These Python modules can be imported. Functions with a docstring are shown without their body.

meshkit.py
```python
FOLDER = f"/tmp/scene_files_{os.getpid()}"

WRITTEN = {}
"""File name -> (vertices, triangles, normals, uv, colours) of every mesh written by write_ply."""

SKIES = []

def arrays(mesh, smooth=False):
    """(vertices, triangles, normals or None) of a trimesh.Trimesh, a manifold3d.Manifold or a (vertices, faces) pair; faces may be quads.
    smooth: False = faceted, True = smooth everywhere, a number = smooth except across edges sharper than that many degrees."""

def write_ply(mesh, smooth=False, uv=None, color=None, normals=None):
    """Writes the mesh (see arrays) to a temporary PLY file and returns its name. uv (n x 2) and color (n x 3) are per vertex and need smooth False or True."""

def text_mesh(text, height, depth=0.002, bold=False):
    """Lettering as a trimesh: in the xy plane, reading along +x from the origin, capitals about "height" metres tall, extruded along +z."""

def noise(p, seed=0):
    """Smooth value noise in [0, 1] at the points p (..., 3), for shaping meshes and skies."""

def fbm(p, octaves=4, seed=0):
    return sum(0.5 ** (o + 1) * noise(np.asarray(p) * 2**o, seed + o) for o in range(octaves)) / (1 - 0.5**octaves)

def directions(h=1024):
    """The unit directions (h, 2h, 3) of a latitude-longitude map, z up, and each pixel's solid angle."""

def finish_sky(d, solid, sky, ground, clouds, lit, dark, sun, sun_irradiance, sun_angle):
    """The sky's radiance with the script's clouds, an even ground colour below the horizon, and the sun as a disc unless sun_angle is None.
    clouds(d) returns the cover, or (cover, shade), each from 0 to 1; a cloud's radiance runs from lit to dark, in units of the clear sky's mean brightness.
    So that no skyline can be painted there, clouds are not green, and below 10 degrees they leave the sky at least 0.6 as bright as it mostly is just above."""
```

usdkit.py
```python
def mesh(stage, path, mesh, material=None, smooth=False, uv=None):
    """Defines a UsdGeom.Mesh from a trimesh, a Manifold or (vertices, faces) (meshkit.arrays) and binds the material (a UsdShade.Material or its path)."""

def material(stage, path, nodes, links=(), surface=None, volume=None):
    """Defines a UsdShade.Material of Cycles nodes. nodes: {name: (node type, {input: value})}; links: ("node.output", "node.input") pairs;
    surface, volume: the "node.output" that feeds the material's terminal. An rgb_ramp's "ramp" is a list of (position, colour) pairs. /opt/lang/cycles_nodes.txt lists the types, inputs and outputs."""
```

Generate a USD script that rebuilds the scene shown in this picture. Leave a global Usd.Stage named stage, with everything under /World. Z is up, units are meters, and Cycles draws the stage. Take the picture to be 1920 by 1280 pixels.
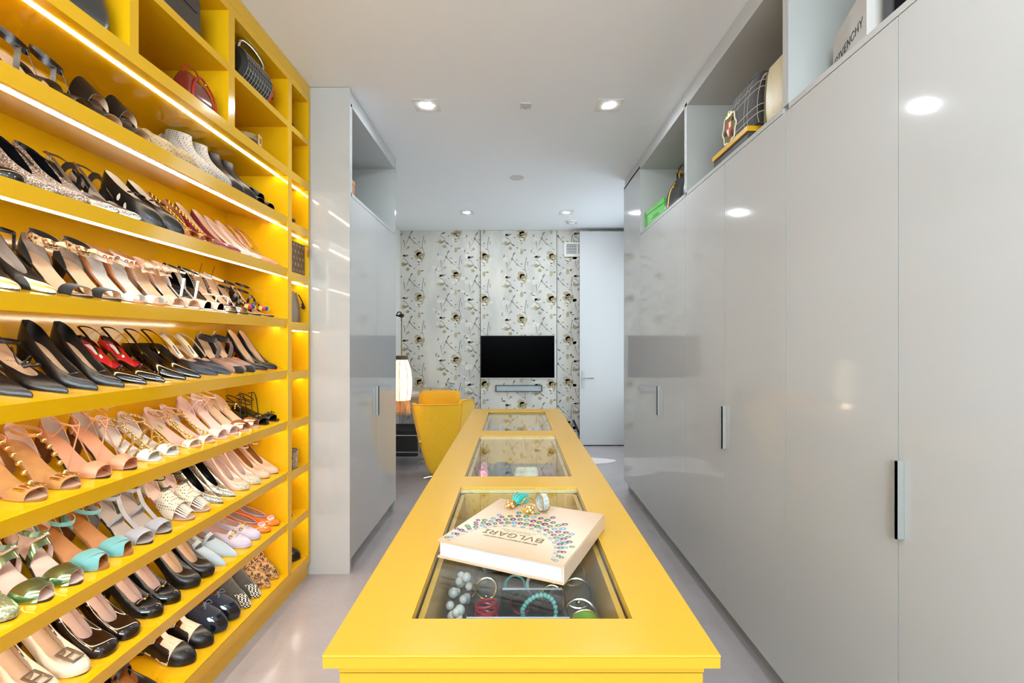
import math, random, numpy as np, trimesh, usdkit, meshkit
from pxr import Usd, UsdGeom, UsdLux, Gf, Sdf
from shapely.geometry import Polygon, Point, box as sbox
from shapely.ops import unary_union

stage = Usd.Stage.CreateInMemory()
UsdGeom.SetStageUpAxis(stage, UsdGeom.Tokens.z)
UsdGeom.SetStageMetersPerUnit(stage, 1.0)
W = UsdGeom.Xform.Define(stage, '/World')
UsdGeom.Scope.Define(stage, '/World/Looks')

# ---------------------------------------------------------------- camera, daylight, exposure
EYE = 1.29
cam = UsdGeom.Camera.Define(stage, '/World/camera')
cam.CreateHorizontalApertureAttr(36.0)
cam.CreateVerticalApertureAttr(24.0)
cam.CreateFocalLengthAttr(17.0)
cam.CreateHorizontalApertureOffsetAttr(-0.11)
cam.CreateClippingRangeAttr(Gf.Vec2f(0.05, 200))
cam.CreateExposureAttr(1.27)
cam.AddTranslateOp().Set(Gf.Vec3d(0, 0, EYE))
cam.AddRotateXOp().Set(90.0)

sky = UsdLux.DomeLight.Define(stage, '/World/sky')
sky.CreateIntensityAttr(0.3)
sky.CreateColorAttr(Gf.Vec3f(0.75, 0.87, 1.0))

def rect_light(name, pos, rot, w, h, power, col):
    l = UsdLux.RectLight.Define(stage, '/World/' + name)
    l.CreateWidthAttr(w); l.CreateHeightAttr(h); l.CreateIntensityAttr(power); l.CreateColorAttr(Gf.Vec3f(*col))
    l.AddTranslateOp().Set(Gf.Vec3d(*pos)); l.AddRotateXYZOp().Set(Gf.Vec3f(*rot))
    return l
# daylight outside the two windows (one behind the photographer, one in the far right wall)
rect_light('daylight_rear', (-0.2, -1.86, 2.02), (90, 0, 0), 2.2, 1.1, 7.8, (0.86, 0.94, 1.0))
rect_light('daylight_right', (1.78, 5.15, 1.40), (90, 0, 90), 1.3, 1.9, 0.85, (0.80, 0.90, 1.0))
LED_POWER, LED_COL = 11.0, (1.0, 0.95, 0.87)
DOWN_POWER, DOWN_COL = 250.0, (0.86, 0.93, 1.0)

# ---------------------------------------------------------------- helpers
def C(h):
    h = h.lstrip('#'); v = [int(h[i:i + 2], 16) / 255 for i in (0, 2, 4)]
    return tuple(x / 12.92 if x <= .04045 else ((x + .055) / 1.055) ** 2.4 for x in v)
LOOKS = {}
def mat(name, col=None, rough=.4, metal=0., coat=0., spec=.5, nodes=None, links=None, bump=None, vary=None, sheen=0., **kw):
    """A Principled material; vary=(scale, amount) mottles the colour, bump=(scale, strength) gives fine grain."""
    if name in LOOKS: return LOOKS[name]
    n, l = dict(nodes or {}), list(links or [])
    if isinstance(col, str): col = C(col)
    p = dict(roughness=rough, metallic=metal, coat_weight=coat, specular_ior_level=spec, sheen_weight=sheen, **kw)
    if col is not None: p['base_color'] = col
    n['p'] = ('principled_bsdf', p)
    if (bump or vary) and 'tc' not in n: n['tc'] = ('texture_coordinate', {})
    if vary:
        n['vn'] = ('noise_texture', {'scale': vary[0], 'detail': 4.0})
        a = vary[1]
        n['vr'] = ('rgb_ramp', {'ramp': [(.3, tuple(x * (1 - a) for x in col)), (.7, tuple(min(1, x * (1 + a)) for x in col))]})
        l += [('tc.object', 'vn.vector'), ('vn.fac', 'vr.fac'), ('vr.color', 'p.base_color')]
    if bump:
        n['bn'] = ('noise_texture', {'scale': bump[0], 'detail': 3.0})
        n['bu'] = ('bump', {'strength': bump[1], 'distance': .002})
        l += [('tc.object', 'bn.vector'), ('bn.fac', 'bu.height'), ('bu.normal', 'p.normal')]
    LOOKS[name] = usdkit.material(stage, '/World/Looks/' + name, n, l, surface='p.BSDF')
    return LOOKS[name]
def emit(name, col, power):
    if name not in LOOKS:
        LOOKS[name] = usdkit.material(stage, '/World/Looks/' + name, {'e': ('emission', {'color': col, 'strength': power})}, [], surface='e.emission')
    return LOOKS[name]

COUNT = {}
def numbered(path):
    k = COUNT.get(path, 0); COUNT[path] = k + 1
    return path if k == 0 else '%s_%03d' % (path, k)
def tag(prim, label=None, cat=None, group=None, kind=None):
    for k, v in (('label', label), ('category', cat), ('group', group), ('kind', kind)):
        if v: prim.SetCustomDataByKey(k, v)
def thing(name, label, cat, loc=(0, 0, 0), rot=(0, 0, 0), group=None):
    path = numbered('/World/' + name)
    x = UsdGeom.Xform.Define(stage, path)
    place(x, loc, rot); tag(x.GetPrim(), label, cat, group)
    return path
def place(x, loc, rot):
    x.AddTranslateOp().Set(Gf.Vec3d(*map(float, loc)))
    if rot[1]: x.AddRotateYOp().Set(float(rot[1]))
    if rot[2]: x.AddRotateZOp().Set(float(rot[2]))
    if rot[0]: x.AddRotateXOp().Set(float(rot[0]))
def part(parent, name, mesh, m, label=None, kind=None, smooth=40):
    if isinstance(mesh, list): mesh = join(mesh)
    path = numbered(parent + '/' + name)
    g = usdkit.mesh(stage, path, mesh, m, smooth=smooth)
    tag(g.GetPrim(), label, None, None, kind)
    return path
def solo(name, mesh, m, label=None, cat=None, group=None, kind=None, smooth=40):
    if isinstance(mesh, list): mesh = join(mesh)
    path = numbered('/World/' + name)
    g = usdkit.mesh(stage, path, mesh, m, smooth=smooth)
    tag(g.GetPrim(), label, cat, group, kind)
    return path
def struct(name, mesh, m, label=None, smooth=False): return solo(name, mesh, m, label, None, None, 'structure', smooth)
def copy(src, label, loc, rot=(0, 0, 0), group=None):
    base = src.rsplit('/', 1)[1]
    if base[-4:-3] == '_' and base[-3:].isdigit(): base = base[:-4]
    path = numbered('/World/' + base)
    x = UsdGeom.Xform.Define(stage, path)
    x.GetPrim().GetReferences().AddInternalReference(src)
    x.GetPrim().SetInstanceable(True)
    x.ClearXformOpOrder()
    ops = {o.GetOpName(): o for o in x.GetOrderedXformOps()}
    t = UsdGeom.XformOp
    x.AddTranslateOp(opSuffix='c').Set(Gf.Vec3d(*map(float, loc)))
    x.AddRotateYOp(opSuffix='c').Set(float(rot[1])); x.AddRotateZOp(opSuffix='c').Set(float(rot[2])); x.AddRotateXOp(opSuffix='c').Set(float(rot[0]))
    was = stage.GetPrimAtPath(src).GetCustomData()
    tag(x.GetPrim(), label, was.get('category'), group or was.get('group'))
    return path

def join(ms): return trimesh.util.concatenate([m for m in ms if m is not None])
def box(x0, y0, z0, x1, y1, z1, b=0.0):
    if b <= 0:
        m = trimesh.creation.box((x1 - x0, y1 - y0, z1 - z0)); m.apply_translation(((x0 + x1) / 2, (y0 + y1) / 2, (z0 + z1) / 2)); return m
    pts = []
    for x, sx in ((x0, 1), (x1, -1)):
        for y, sy in ((y0, 1), (y1, -1)):
            for z, sz in ((z0, 1), (z1, -1)):
                pts += [(x + sx * b, y, z), (x, y + sy * b, z), (x, y, z + sz * b)]
                k = b * .3
                pts += [(x + sx * k, y + sy * k, z + sz * b), (x + sx * b, y + sy * k, z + sz * k), (x + sx * k, y + sy * b, z + sz * k)]
    return trimesh.PointCloud(pts).convex_hull
def prism(poly, h, z=0.0):
    polys = getattr(poly, 'geoms', [poly])
    ms = [trimesh.creation.extrude_polygon(p, h, engine='earcut') for p in polys if p.area > 1e-9]
    m = join(ms); m.apply_translation((0, 0, z)); return m
def xf(m, loc=(0, 0, 0), rx=0, ry=0, rz=0, s=None):
    m = m.copy()
    if s is not None: m.apply_scale(s)
    R = trimesh.transformations.euler_matrix(math.radians(rx), math.radians(ry), math.radians(rz))
    m.apply_transform(R); m.apply_translation(loc); return m
def grid_mesh(P, cu=False, cv=False, flip=False):
    nu, nv = P.shape[:2]
    idx = np.arange(nu * nv).reshape(nu, nv)
    iu = np.arange(nu if cu else nu - 1); iv = np.arange(nv if cv else nv - 1)
    a = idx[iu][:, iv]; b = idx[(iu + 1) % nu][:, iv]; c = idx[(iu + 1) % nu][:, (iv + 1) % nv]; d = idx[iu][:, (iv + 1) % nv]
    f = np.concatenate([np.stack([a, b, c], -1).reshape(-1, 3), np.stack([a, c, d], -1).reshape(-1, 3)])
    if flip: f = f[:, ::-1]
    return trimesh.Trimesh(P.reshape(-1, 3), f, process=False)
def grid_normals(P, cu=False, cv=False):
    du = np.roll(P, -1, 0) - np.roll(P, 1, 0); dv = np.roll(P, -1, 1) - np.roll(P, 1, 1)
    if not cu: du[0], du[-1] = P[1] - P[0], P[-1] - P[-2]
    if not cv: dv[:, 0], dv[:, -1] = P[:, 1] - P[:, 0], P[:, -1] - P[:, -2]
    n = np.cross(du, dv); L = np.linalg.norm(n, axis=-1, keepdims=True)
    return n / np.maximum(L, 1e-9)
def shell(P, t, cu=False, cv=False, side=1.0):
    """A sheet P[nu, nv] given the thickness t towards its normal (side -1: the other way)."""
    n = grid_normals(P, cu, cv) * side; Q = P + n * t
    out = [grid_mesh(Q, cu, cv), grid_mesh(P, cu, cv, True)]
    if not cv:
        for j in (0, -1): out.append(grid_mesh(np.stack([P[:, j], Q[:, j]], 1), cu, False, j == -1))
    if not cu:
        for i in (0, -1): out.append(grid_mesh(np.stack([P[i], Q[i]], 1), cv, False, i == 0))
    m = join(out)
    if side < 0: m.invert()
    m.merge_vertices(digits_vertex=6)
    return m
def spline(pts, n):
    """Catmull-Rom through the points."""
    p = np.asarray(pts, float)
    if len(p) == 2: return p[0] + (p[1] - p[0]) * np.linspace(0, 1, n)[:, None]
    q = np.vstack([2 * p[0] - p[1], p, 2 * p[-1] - p[-2]]); out = []
    for s in np.linspace(0, len(p) - 1 - 1e-9, n):
        i = int(s); f = s - i; a, b, c, d = q[i:i + 4]
        out.append(.5 * (2 * b + (c - a) * f + (2 * a - 5 * b + 4 * c - d) * f * f + (3 * b - a - 3 * c + d) * f ** 3))
    return np.array(out)
def tube(pts, r, n=6, k=None, closed=False):
    p = np.asarray(pts, float)
    if k: p = spline(p, k)
    t = np.gradient(p, axis=0)
    if closed: t = np.roll(p, -1, 0) - np.roll(p, 1, 0)
    t /= np.maximum(np.linalg.norm(t, axis=1, keepdims=True), 1e-9)
    ref = np.array([0, 0, 1.]) if abs(t[:, 2]).mean() < .8 else np.array([1., 0, 0])
    a = np.cross(t, ref); a /= np.maximum(np.linalg.norm(a, axis=1, keepdims=True), 1e-9); b = np.cross(t, a)
    th = np.arange(n) * 2 * math.pi / n; rr = np.broadcast_to(r, len(p))
    P = p[:, None] + (a[:, None] * np.cos(th)[:, None] + b[:, None] * np.sin(th)[:, None]) * rr[:, None, None]
    ms = [grid_mesh(P, closed, True)]
    if not closed:
        for i, fl in ((0, True), (-1, False)):
            f = [[0, j, j + 1] for j in range(1, n - 1)]
            ms.append(trimesh.Trimesh(P[i], [x[::-1] for x in f] if fl else f, process=False))
    return join(ms)
def ring(c, r, w, n=24, tilt=(0, 0, 0), m=6):
    th = np.arange(n) * 2 * math.pi / n
    p = np.stack([np.cos(th) * r, np.sin(th) * r, th * 0], 1)
    return xf(tube(p, w, m, closed=True), c, *tilt)
def lathe(prof, n=32, cap=True):
    pr = np.asarray(prof, float); th = np.arange(n) * 2 * math.pi / n
    P = np.stack([pr[:, 0][None] * np.cos(th)[:, None], pr[:, 0][None] * np.sin(th)[:, None], np.broadcast_to(pr[:, 1], (n, len(pr)))], -1)
    return grid_mesh(P, True, False)
def ball(c, r, k=1, s=None):
    m = trimesh.creation.icosphere(k, r)
    if s is not None: m.apply_scale(s)
    m.apply_translation(c); return m
def cyl(c, r, h, n=24):
    m = trimesh.creation.cylinder(r, h, sections=n); m.apply_translation(c); return m
def pillow(x, y, z, n=14, edge=.25, pw=.5):
    """A stuffed cushion of size x, y, z about the origin."""
    u = np.linspace(-1, 1, n); U, V = np.meshgrid(u, u, indexing='ij')
    h = ((1 - U ** 4) * (1 - V ** 4)) ** pw
    cx = 1 - edge * .25 * V ** 2 * np.abs(U); cy = 1 - edge * .25 * U ** 2 * np.abs(V)
    T = np.stack([U * x / 2 * (1 - .06 * (1 - np.abs(V)) * 0) * cx, V * y / 2 * cy, h * z / 2], -1); B = T * [1, 1, -1]
    return join([grid_mesh(T), grid_mesh(B, flip=True)])

# ---------------------------------------------------------------- materials of the room
YEL = C('#f2b705')
yellow = mat('yellow_lacquer', (0.82, 0.46, 0.006), .11, spec=.5)
yellow_satin = mat('yellow_lacquer_table', (0.62, 0.348, 0.024), .27, spec=.28)
grey = mat('grey_gloss_lacquer', '#bcbdbd', .07, spec=.5)
grey_in = mat('grey_cabinet_inside', '#b4b7b5', .35)
white_paint = mat('white_paint', '#dedbd6', .55)
ceil_m = mat('ceiling_paint', '#f3f5f9', .45)
floor_m = mat('taupe_floor', None, .2, spec=.5, nodes={'tc': ('texture_coordinate', {}), 'n': ('noise_texture', {'scale': 3.0, 'detail': 8.0, 'roughness': .65}),
    'n2': ('noise_texture', {'scale': 60.0, 'detail': 3.0}), 'r': ('rgb_ramp', {'ramp': [(.3, C('#a39b9b')), (.7, C('#afa7a7'))]}),
    'r2': ('rgb_ramp', {'ramp': [(.3, (.17, .17, .17)), (.75, (.23, .23, .23))]})},
    links=[('tc.object', 'n.vector'), ('tc.object', 'n2.vector'), ('n.fac', 'r.fac'), ('r.color', 'p.base_color'), ('n2.fac', 'r2.fac'), ('r2.color', 'p.roughness')])
steel = mat('brushed_steel', '#b4b8b7', .45, .55)
chrome = mat('chrome', '#d8d8d8', .08, 1.0)
gold = mat('gold_metal', '#e8b64c', .22, 1.0)
pale_gold = mat('pale_gold_metal', '#ecd08e', .22, 1.0)
silver = mat('silver_metal', '#c9c9c6', .2, 1.0)
dark_gap = mat('dark_gap', '#17171a', .8)
black_plastic = mat('black_plastic', '#101012', .35)
def pane_mat(name, tint, rough, most=.8):
    return usdkit.material(stage, '/World/Looks/' + name, {'t': ('transparent_bsdf', {'color': tint}), 'g': ('glossy_bsdf', {'color': (1, 1, 1), 'roughness': rough}), 'lw': ('layer_weight', {'blend': .5}),
        'pw': ('math', {'math_type': 'power', 'value2': 5.0}), 'ma': ('math', {'math_type': 'multiply_add', 'value2': most, 'value3': .03}), 'm': ('mix_closure', {})},
        [('lw.facing', 'pw.value1'), ('pw.value', 'ma.value1'), ('ma.value', 'm.fac'), ('t.BSDF', 'm.closure1'), ('g.BSDF', 'm.closure2')], surface='m.closure')
clear = pane_mat('window_glass', (.96, .98, .97), 0.0, .75)
acrylic = pane_mat('clear_acrylic', (.93, .96, .97), .02, .9)
led_m = emit('led_light', LED_COL, LED_POWER)
down_m = emit('downlight_glow', DOWN_COL, DOWN_POWER)

# ---------------------------------------------------------------- room shell
XL, XR, YN, YF, H = -1.46, 1.57, -1.7, 6.15, 2.70
struct('floor', box(XL - .1, YN - .1, -.1, XR + .1, YF + .1, 0), floor_m)
struct('ceiling', box(XL - .1, YN - .1, H, XR + .1, YF + .1, H + .1), ceil_m)
wallp = mat('floral_wallpaper_ground', None, .42, nodes={'tc': ('texture_coordinate', {}), 'mp': ('mapping', {'scale': (2.4, 1, .9)}), 'n': ('noise_texture', {'scale': 1.6, 'detail': 5.0}),
    'r': ('rgb_ramp', {'ramp': [(.32, C('#b9b7b0')), (.5, C('#c9c6be')), (.68, C('#d6d1c5'))]})},
    links=[('tc.object', 'mp.vector'), ('mp.vector', 'n.vector'), ('n.fac', 'r.fac'), ('r.color', 'p.base_color')])
struct('wall_left', box(XL - .1, YN, 0, XL, YF, H), white_paint)
far = struct('wall_far', box(XL, YF, 0, XR, YF + .1, H), wallp)
def holed_wall(u0, u1, h0, h1, z0, z1, mk):
    return join([mk(u0, h0, 0, H), mk(h1, u1, 0, H), mk(h0, h1, 0, z0), mk(h0, h1, z1, H)])
struct('wall_right', holed_wall(YN, YF, 4.5, 5.8, .45, 2.35, lambda a, b, c, d: box(XR, a, c, XR + .1, b, d)), white_paint)
struct('wall_rear', holed_wall(XL, XR, -1.3, .9, 1.52, 2.52, lambda a, b, c, d: box(a, YN - .1, c, b, YN, d)), white_paint)
def window(n, mk, label):
    p = '/World/window_%d' % n; x = UsdGeom.Xform.Define(stage, p); tag(x.GetPrim(), label, None, None, 'structure')
    fr, gl = mk(); part(p, 'window_frame', fr, white_paint, smooth=False); part(p, 'pane', gl, clear, smooth=False)
window(1, lambda: (join([box(XR + .02, a, c, XR + .07, b, d) for a, b, c, d in ((4.5, 4.55, .45, 2.35), (5.75, 5.8, .45, 2.35), (4.55, 5.75, .45, .5), (4.55, 5.75, 2.3, 2.35))]), box(XR + .04, 4.55, .5, XR + .046, 5.75, 2.3)), 'white framed window in the far right wall')
window(2, lambda: (join([box(a, YN - .07, c, b, YN - .02, d) for a, b, c, d in ((-1.3, -1.25, 1.52, 2.52), (.85, .9, 1.52, 2.52), (-1.25, .85, 1.52, 1.57), (-1.25, .85, 2.47, 2.52))]), box(-1.25, YN - .046, 1.57, .85, YN - .04, 2.47)), 'high white framed window in the rear wall')
# chimney-breast panel carrying the screen
struct('trim_1', box(-.437, YF - .02, 0, .525, YF, H - .002), wallp, 'wallpapered panel standing slightly proud behind the screen')
struct('trim_2', box(.525, YF - .021, .0, .531, YF, H - .002), dark_gap)
struct('trim_3', box(-.443, YF - .021, .0, -.437, YF, H - .002), dark_gap)

# flat print of the wallpaper: blossoms, buds and twigs
rng = random.Random(5)
def leaf_poly(cx, cy, rx, ry, rot=0, n=12, wob=.16):
    pts = []
    for i in range(n):
        a = i * 2 * math.pi / n; k = 1 + rng.uniform(-wob, wob)
        x, y = rx * k * math.cos(a), ry * k * math.sin(a); c, s = math.cos(rot), math.sin(rot)
        pts.append((cx + x * c - y * s, cy + x * s + y * c))
    return pts
MOTIF = {
 'gold': [(915, 790, 62, 40, .3), (945, 835, 52, 42, 0), (888, 872, 46, 34, .5), (1015, 845, 22, 46, .2), (720, 1100, 34, 30, 0), (930, 1165, 26, 46, .1), (645, 1012, 40, 34, .3), (735, 700, 22, 20, 0), (850, 615, 18, 18, 0), (985, 925, 20, 42, .2)],
 'brown': [(950, 848, 24, 30, .2), (905, 880, 18, 14, 0), (725, 1105, 18, 15, 0), (655, 1018, 18, 15, 0), (930, 605, 14, 12, 0), (930, 1010, 18, 9, 0), (980, 1135, 14, 12, 0)],
 'cream': [(945, 935, 52, 38, .2), (905, 985, 55, 28, .3), (640, 955, 66, 48, .2), (625, 820, 56, 46, .4), (640, 530, 62, 42, 0), (690, 870, 60, 30, .3), (540, 700, 40, 18, .4), (1060, 905, 34, 26, 0), (870, 1150, 34, 24, 0), (600, 745, 40, 34, 0), (960, 890, 26, 20, 0)],
 'dark': [(697, 855, 40, 13, -.4), (700, 1010, 32, 12, -.6), (770, 1040, 36, 11, .6), (605, 460, 9, 24, .3), (570, 742, 8, 26, .3), (792, 415, 30, 12, -.9), (800, 905, 13, 9, 0), (580, 1015, 10, 8, 0), (850, 1090, 14, 9, .8), (845, 530, 18, 7, 0), (1000, 1130, 18, 8, .5), (755, 510, 14, 22, -.4)],
}
TWIGS = [[(1022, 480), (1000, 590), (990, 680), (1002, 725), (1022, 795)], [(948, 708), (985, 712), (1005, 735)], [(792, 412), (750, 512), (690, 640)], [(650, 565), (662, 640), (672, 710)], [(765, 520), (850, 612), (940, 672)], [(690, 740), (730, 700)], [(1042, 560), (1038, 640)], [(640, 900), (700, 940), (760, 1035)]]
acc = {k: [] for k in ('gold', 'brown', 'cream', 'dark')}
def flat_fan(pts, y):
    v = [(p[0], y, p[1]) for p in pts]; c = np.mean(v, 0)
    return trimesh.Trimesh(np.vstack([v, [c]]), [[i, (i + 1) % len(v), len(v)] for i in range(len(v))], process=False)
def strip(p, w, y):
    p = spline([(a, b, 0) for a, b in p], 8)[:, :2]; t = np.gradient(p, axis=0); t /= np.linalg.norm(t, axis=1, keepdims=True); n = np.stack([-t[:, 1], t[:, 0]], 1)
    ww = np.linspace(w, w * .45, len(p))[:, None]
    L, R = p + n * ww, p - n * ww
    P = np.stack([np.stack([L[:, 0], L[:, 0] * 0 + y, L[:, 1]], 1), np.stack([R[:, 0], R[:, 0] * 0 + y, R[:, 1]], 1)], 1)
    return grid_mesh(P)
S = 1 / 1453.0
for col, (cx, z0) in enumerate([(-1.23, 2.41), (-.762, 2.157), (-.40, 2.39), (.075, 2.13), (.45, 2.39), (.66, 2.42), (.95, 2.15)]):
    for row in range(-2, 5):
        def tf(px, py): return cx + (px - 920) * S, z0 - row * .54 - (py - 810) * S
        def ok(x, z): return XL + .01 < x < 1.2 and .02 < z < H - .01 and not (col == 4 and x > .52) and not (col == 5 and x < .54)
        for k, d in enumerate(('cream', 'gold', 'brown', 'dark')):
            for (px, py, rx, ry, rot) in MOTIF[d]:
                x, z = tf(px, py)
                if ok(x, z):
                    y = (YF - .02 if -.437 < x < .525 else YF) - .0006 - .0002 * k
                    acc[d].append(flat_fan(leaf_poly(x, z, rx * S * 1.12, ry * S * 1.12, -rot), y))
        for tw in TWIGS:
            pp = [tf(*q) for q in tw]
            if all(ok(*q) for q in pp):
                xs = [q[0] for q in pp]; y = (YF - .02 if min(xs) > -.437 and max(xs) < .525 else YF - .02 if max(xs) > -.437 and min(xs) < .525 else YF) - .0014
                acc['dark'].append(strip(pp, .0042, y))
for d, h in (('gold', '#aea080'), ('brown', '#938264'), ('cream', '#cfcbc0'), ('dark', '#74716c')):
    part(far, {'gold': 'blossom_print', 'brown': 'blossom_centre_print', 'cream': 'pale_petal_print', 'dark': 'twig_print'}[d], acc[d], mat('print_' + d, h, .5, vary=(30, .14)), kind='stuff', smooth=False)

# the open door leaf in front of the far wall, and its handle
d1 = '/World/door_1'; x = UsdGeom.Xform.Define(stage, d1); tag(x.GetPrim(), 'tall plain white door leaf standing open at the far right', None, None, 'structure')
part(d1, 'door_leaf', box(.80, 5.98, .012, 1.55, 6.02, 2.652, .003), mat('white_door', '#c2c2c2', .3))
part(d1, 'door_seal', box(.82, 5.99, .0, 1.55, 6.01, .012), dark_gap)
part(d1, 'handle_plate', box(.828, 5.972, .71, .858, 5.98, .925, .002), steel)
part(d1, 'door_handle', [xf(cyl((0, 0, 0), .009, .045, 14), (.845, 5.955, .838), rx=90), tube([(.845, 5.935, .838), (.90, 5.932, .838), (.965, 5.935, .838)], .008, 8)], chrome)
ap = thing('door_stop', 'small dark strip leaning by the wall left of the white door', 'door stop', (.765, 6.02, 0))
part(ap, 'stop_bar', xf(box(-.012, -.02, -.10, .012, .02, .10, .003), (0, 0, .22), ry=-24), black_plastic)
part(ap, 'stop_post', box(-.05, -.02, 0, .0, .02, .16, .003), mat('stop_post', '#c9c9c7', .4))
# ventilation grille
vt = thing('ventilation_grille', 'small white louvred grille high on the floral wall beside the door', 'vent', (.735, YF, 2.46))
part(vt, 'grille_frame', [box(-.115, -.018, a, .115, -.0015, b) for a, b in ((-.095, -.065), (.06, .09))] + [box(a, -.018, -.065, b, -.0015, .06) for a, b in ((-.115, -.085), (.045, .062), (.105, .115))], mat('grille_white', '#e4e3df', .4), smooth=False)
part(vt, 'backing', box(-.1, -.004, -.07, .108, -.0015, .07), mat('grille_dark', '#5c5a57', .7), smooth=False)
for k in range(6):
    for a, b in ((-.085, .045), (.062, .105)): part(vt, 'louvre', box(a, -.014, -.062 + k * .0205, b, -.006, -.051 + k * .0205), LOOKS['grille_white'], smooth=False)
# screen and the slot below it
tv = thing('television', 'flat black television mounted on the floral wall panel', 'television', (.034, YF - .02, 1.098))
part(tv, 'screen', box(-.464, -.034, -.259, .458, -.030, .259, .001), mat('black_screen', (.0004, .0004, .0006), .2, spec=.015))
part(tv, 'bezel', [box(-.469, -.032, -.266, -.464, -.004, .266), box(.458, -.032, -.266, .463, -.004, .266), box(-.464, -.032, .259, .458, -.004, .266), box(-.464, -.032, -.266, .458, -.004, -.259)], black_plastic, smooth=False)
part(tv, 'casing', box(-.46, -.030, -.257, .455, -.0015, .257), black_plastic, smooth=False)
part(tv, 'side_reveal', [box(.463, -.036, -.268, .478, -.0015, .27), box(-.469, -.036, -.272, .478, -.0015, -.266)], mat('reveal_grey', '#cdd0d0', .4), smooth=False)
so = thing('soundbar', 'slim pale grey soundbar in a dark frame below the television', 'soundbar', (.047, YF - .02, .698))
part(so, 'soundbar_frame', [box(-.296, -.03, -.041, .296, -.0015, -.034), box(-.296, -.03, .034, .296, -.0015, .041), box(-.296, -.03, -.034, -.284, -.0015, .034), box(.284, -.03, -.034, .296, -.0015, .034)], mat('soundbar_frame', '#2b2d30', .4), smooth=False)
part(so, 'soundbar_front', box(-.284, -.022, -.034, .284, -.002, .034), mat('soundbar_grey', '#a7b0b4', .5), smooth=False)

# ---------------------------------------------------------------- ceiling fittings
def downlight(x, y, label):
    t = thing('downlight', label, 'ceiling light', (x, y, H), group='recessed downlights')
    part(t, 'trim', prism(sbox(-.075, -.075, .075, .075).difference(Point(0, 0).buffer(.036)), .003, -.0032), mat('downlight_trim', '#dcd9d4', .5), smooth=False)
    part(t, 'lamp', cyl((0, 0, -.0025), .034, .004), down_m)
for y, ls in ((2.887, ('downlight left, the nearer of the two over the aisle', 'downlight right, the nearer of the two over the aisle')), (5.285, ('far left downlight near the floral wall', 'far right downlight near the floral wall')), (.487, ('downlight over the shoe shelves beside the camera', 'downlight over the wardrobes beside the camera')), (-1.0, ('rear downlight on the shelf side', 'rear downlight on the wardrobe side'))):
    for x, l in zip((-.528, .56), ls): downlight(x, y, 'small square-trimmed recessed ' + l)
dm = mat('fitting_white', '#d4d1cc', .5)
sp = thing('sprinkler_cover', 'small square sprinkler cover in the middle of the ceiling', 'sprinkler', (.063, 2.887, H))
part(sp, 'cover_plate', box(-.032, -.032, -.006, .032, .032, -.0005, .002), dm); part(sp, 'sprinkler_tip', xf(trimesh.creation.cone(.014, .022, sections=12), (0, 0, -.006), rx=180), mat('fitting_grey', '#a9a6a1', .4))
cs = thing('ceiling_speaker', 'round flush ceiling speaker between the two pairs of downlights', 'speaker', (.014, 4.16, H))
part(cs, 'grille', cyl((0, 0, -.0025), .055, .004, 32), dm); part(cs, 'rim', ring((0, 0, -.003), .056, .003, 32), mat('fitting_rim', '#c3c0bb', .5))
sd = thing('smoke_detector', 'white smoke detector near the far downlights', 'smoke detector', (.665, 5.68, H))
part(sd, 'detector_base', cyl((0, 0, -.008), .064, .015, 32), mat('detector_white', '#e2e0dc', .4)); part(sd, 'detector_cap', xf(lathe([(.0, .02), (.03, .018), (.05, .0), (.05, -.01)], 24), (0, 0, -.014), rx=180), LOOKS['detector_white'])
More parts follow.
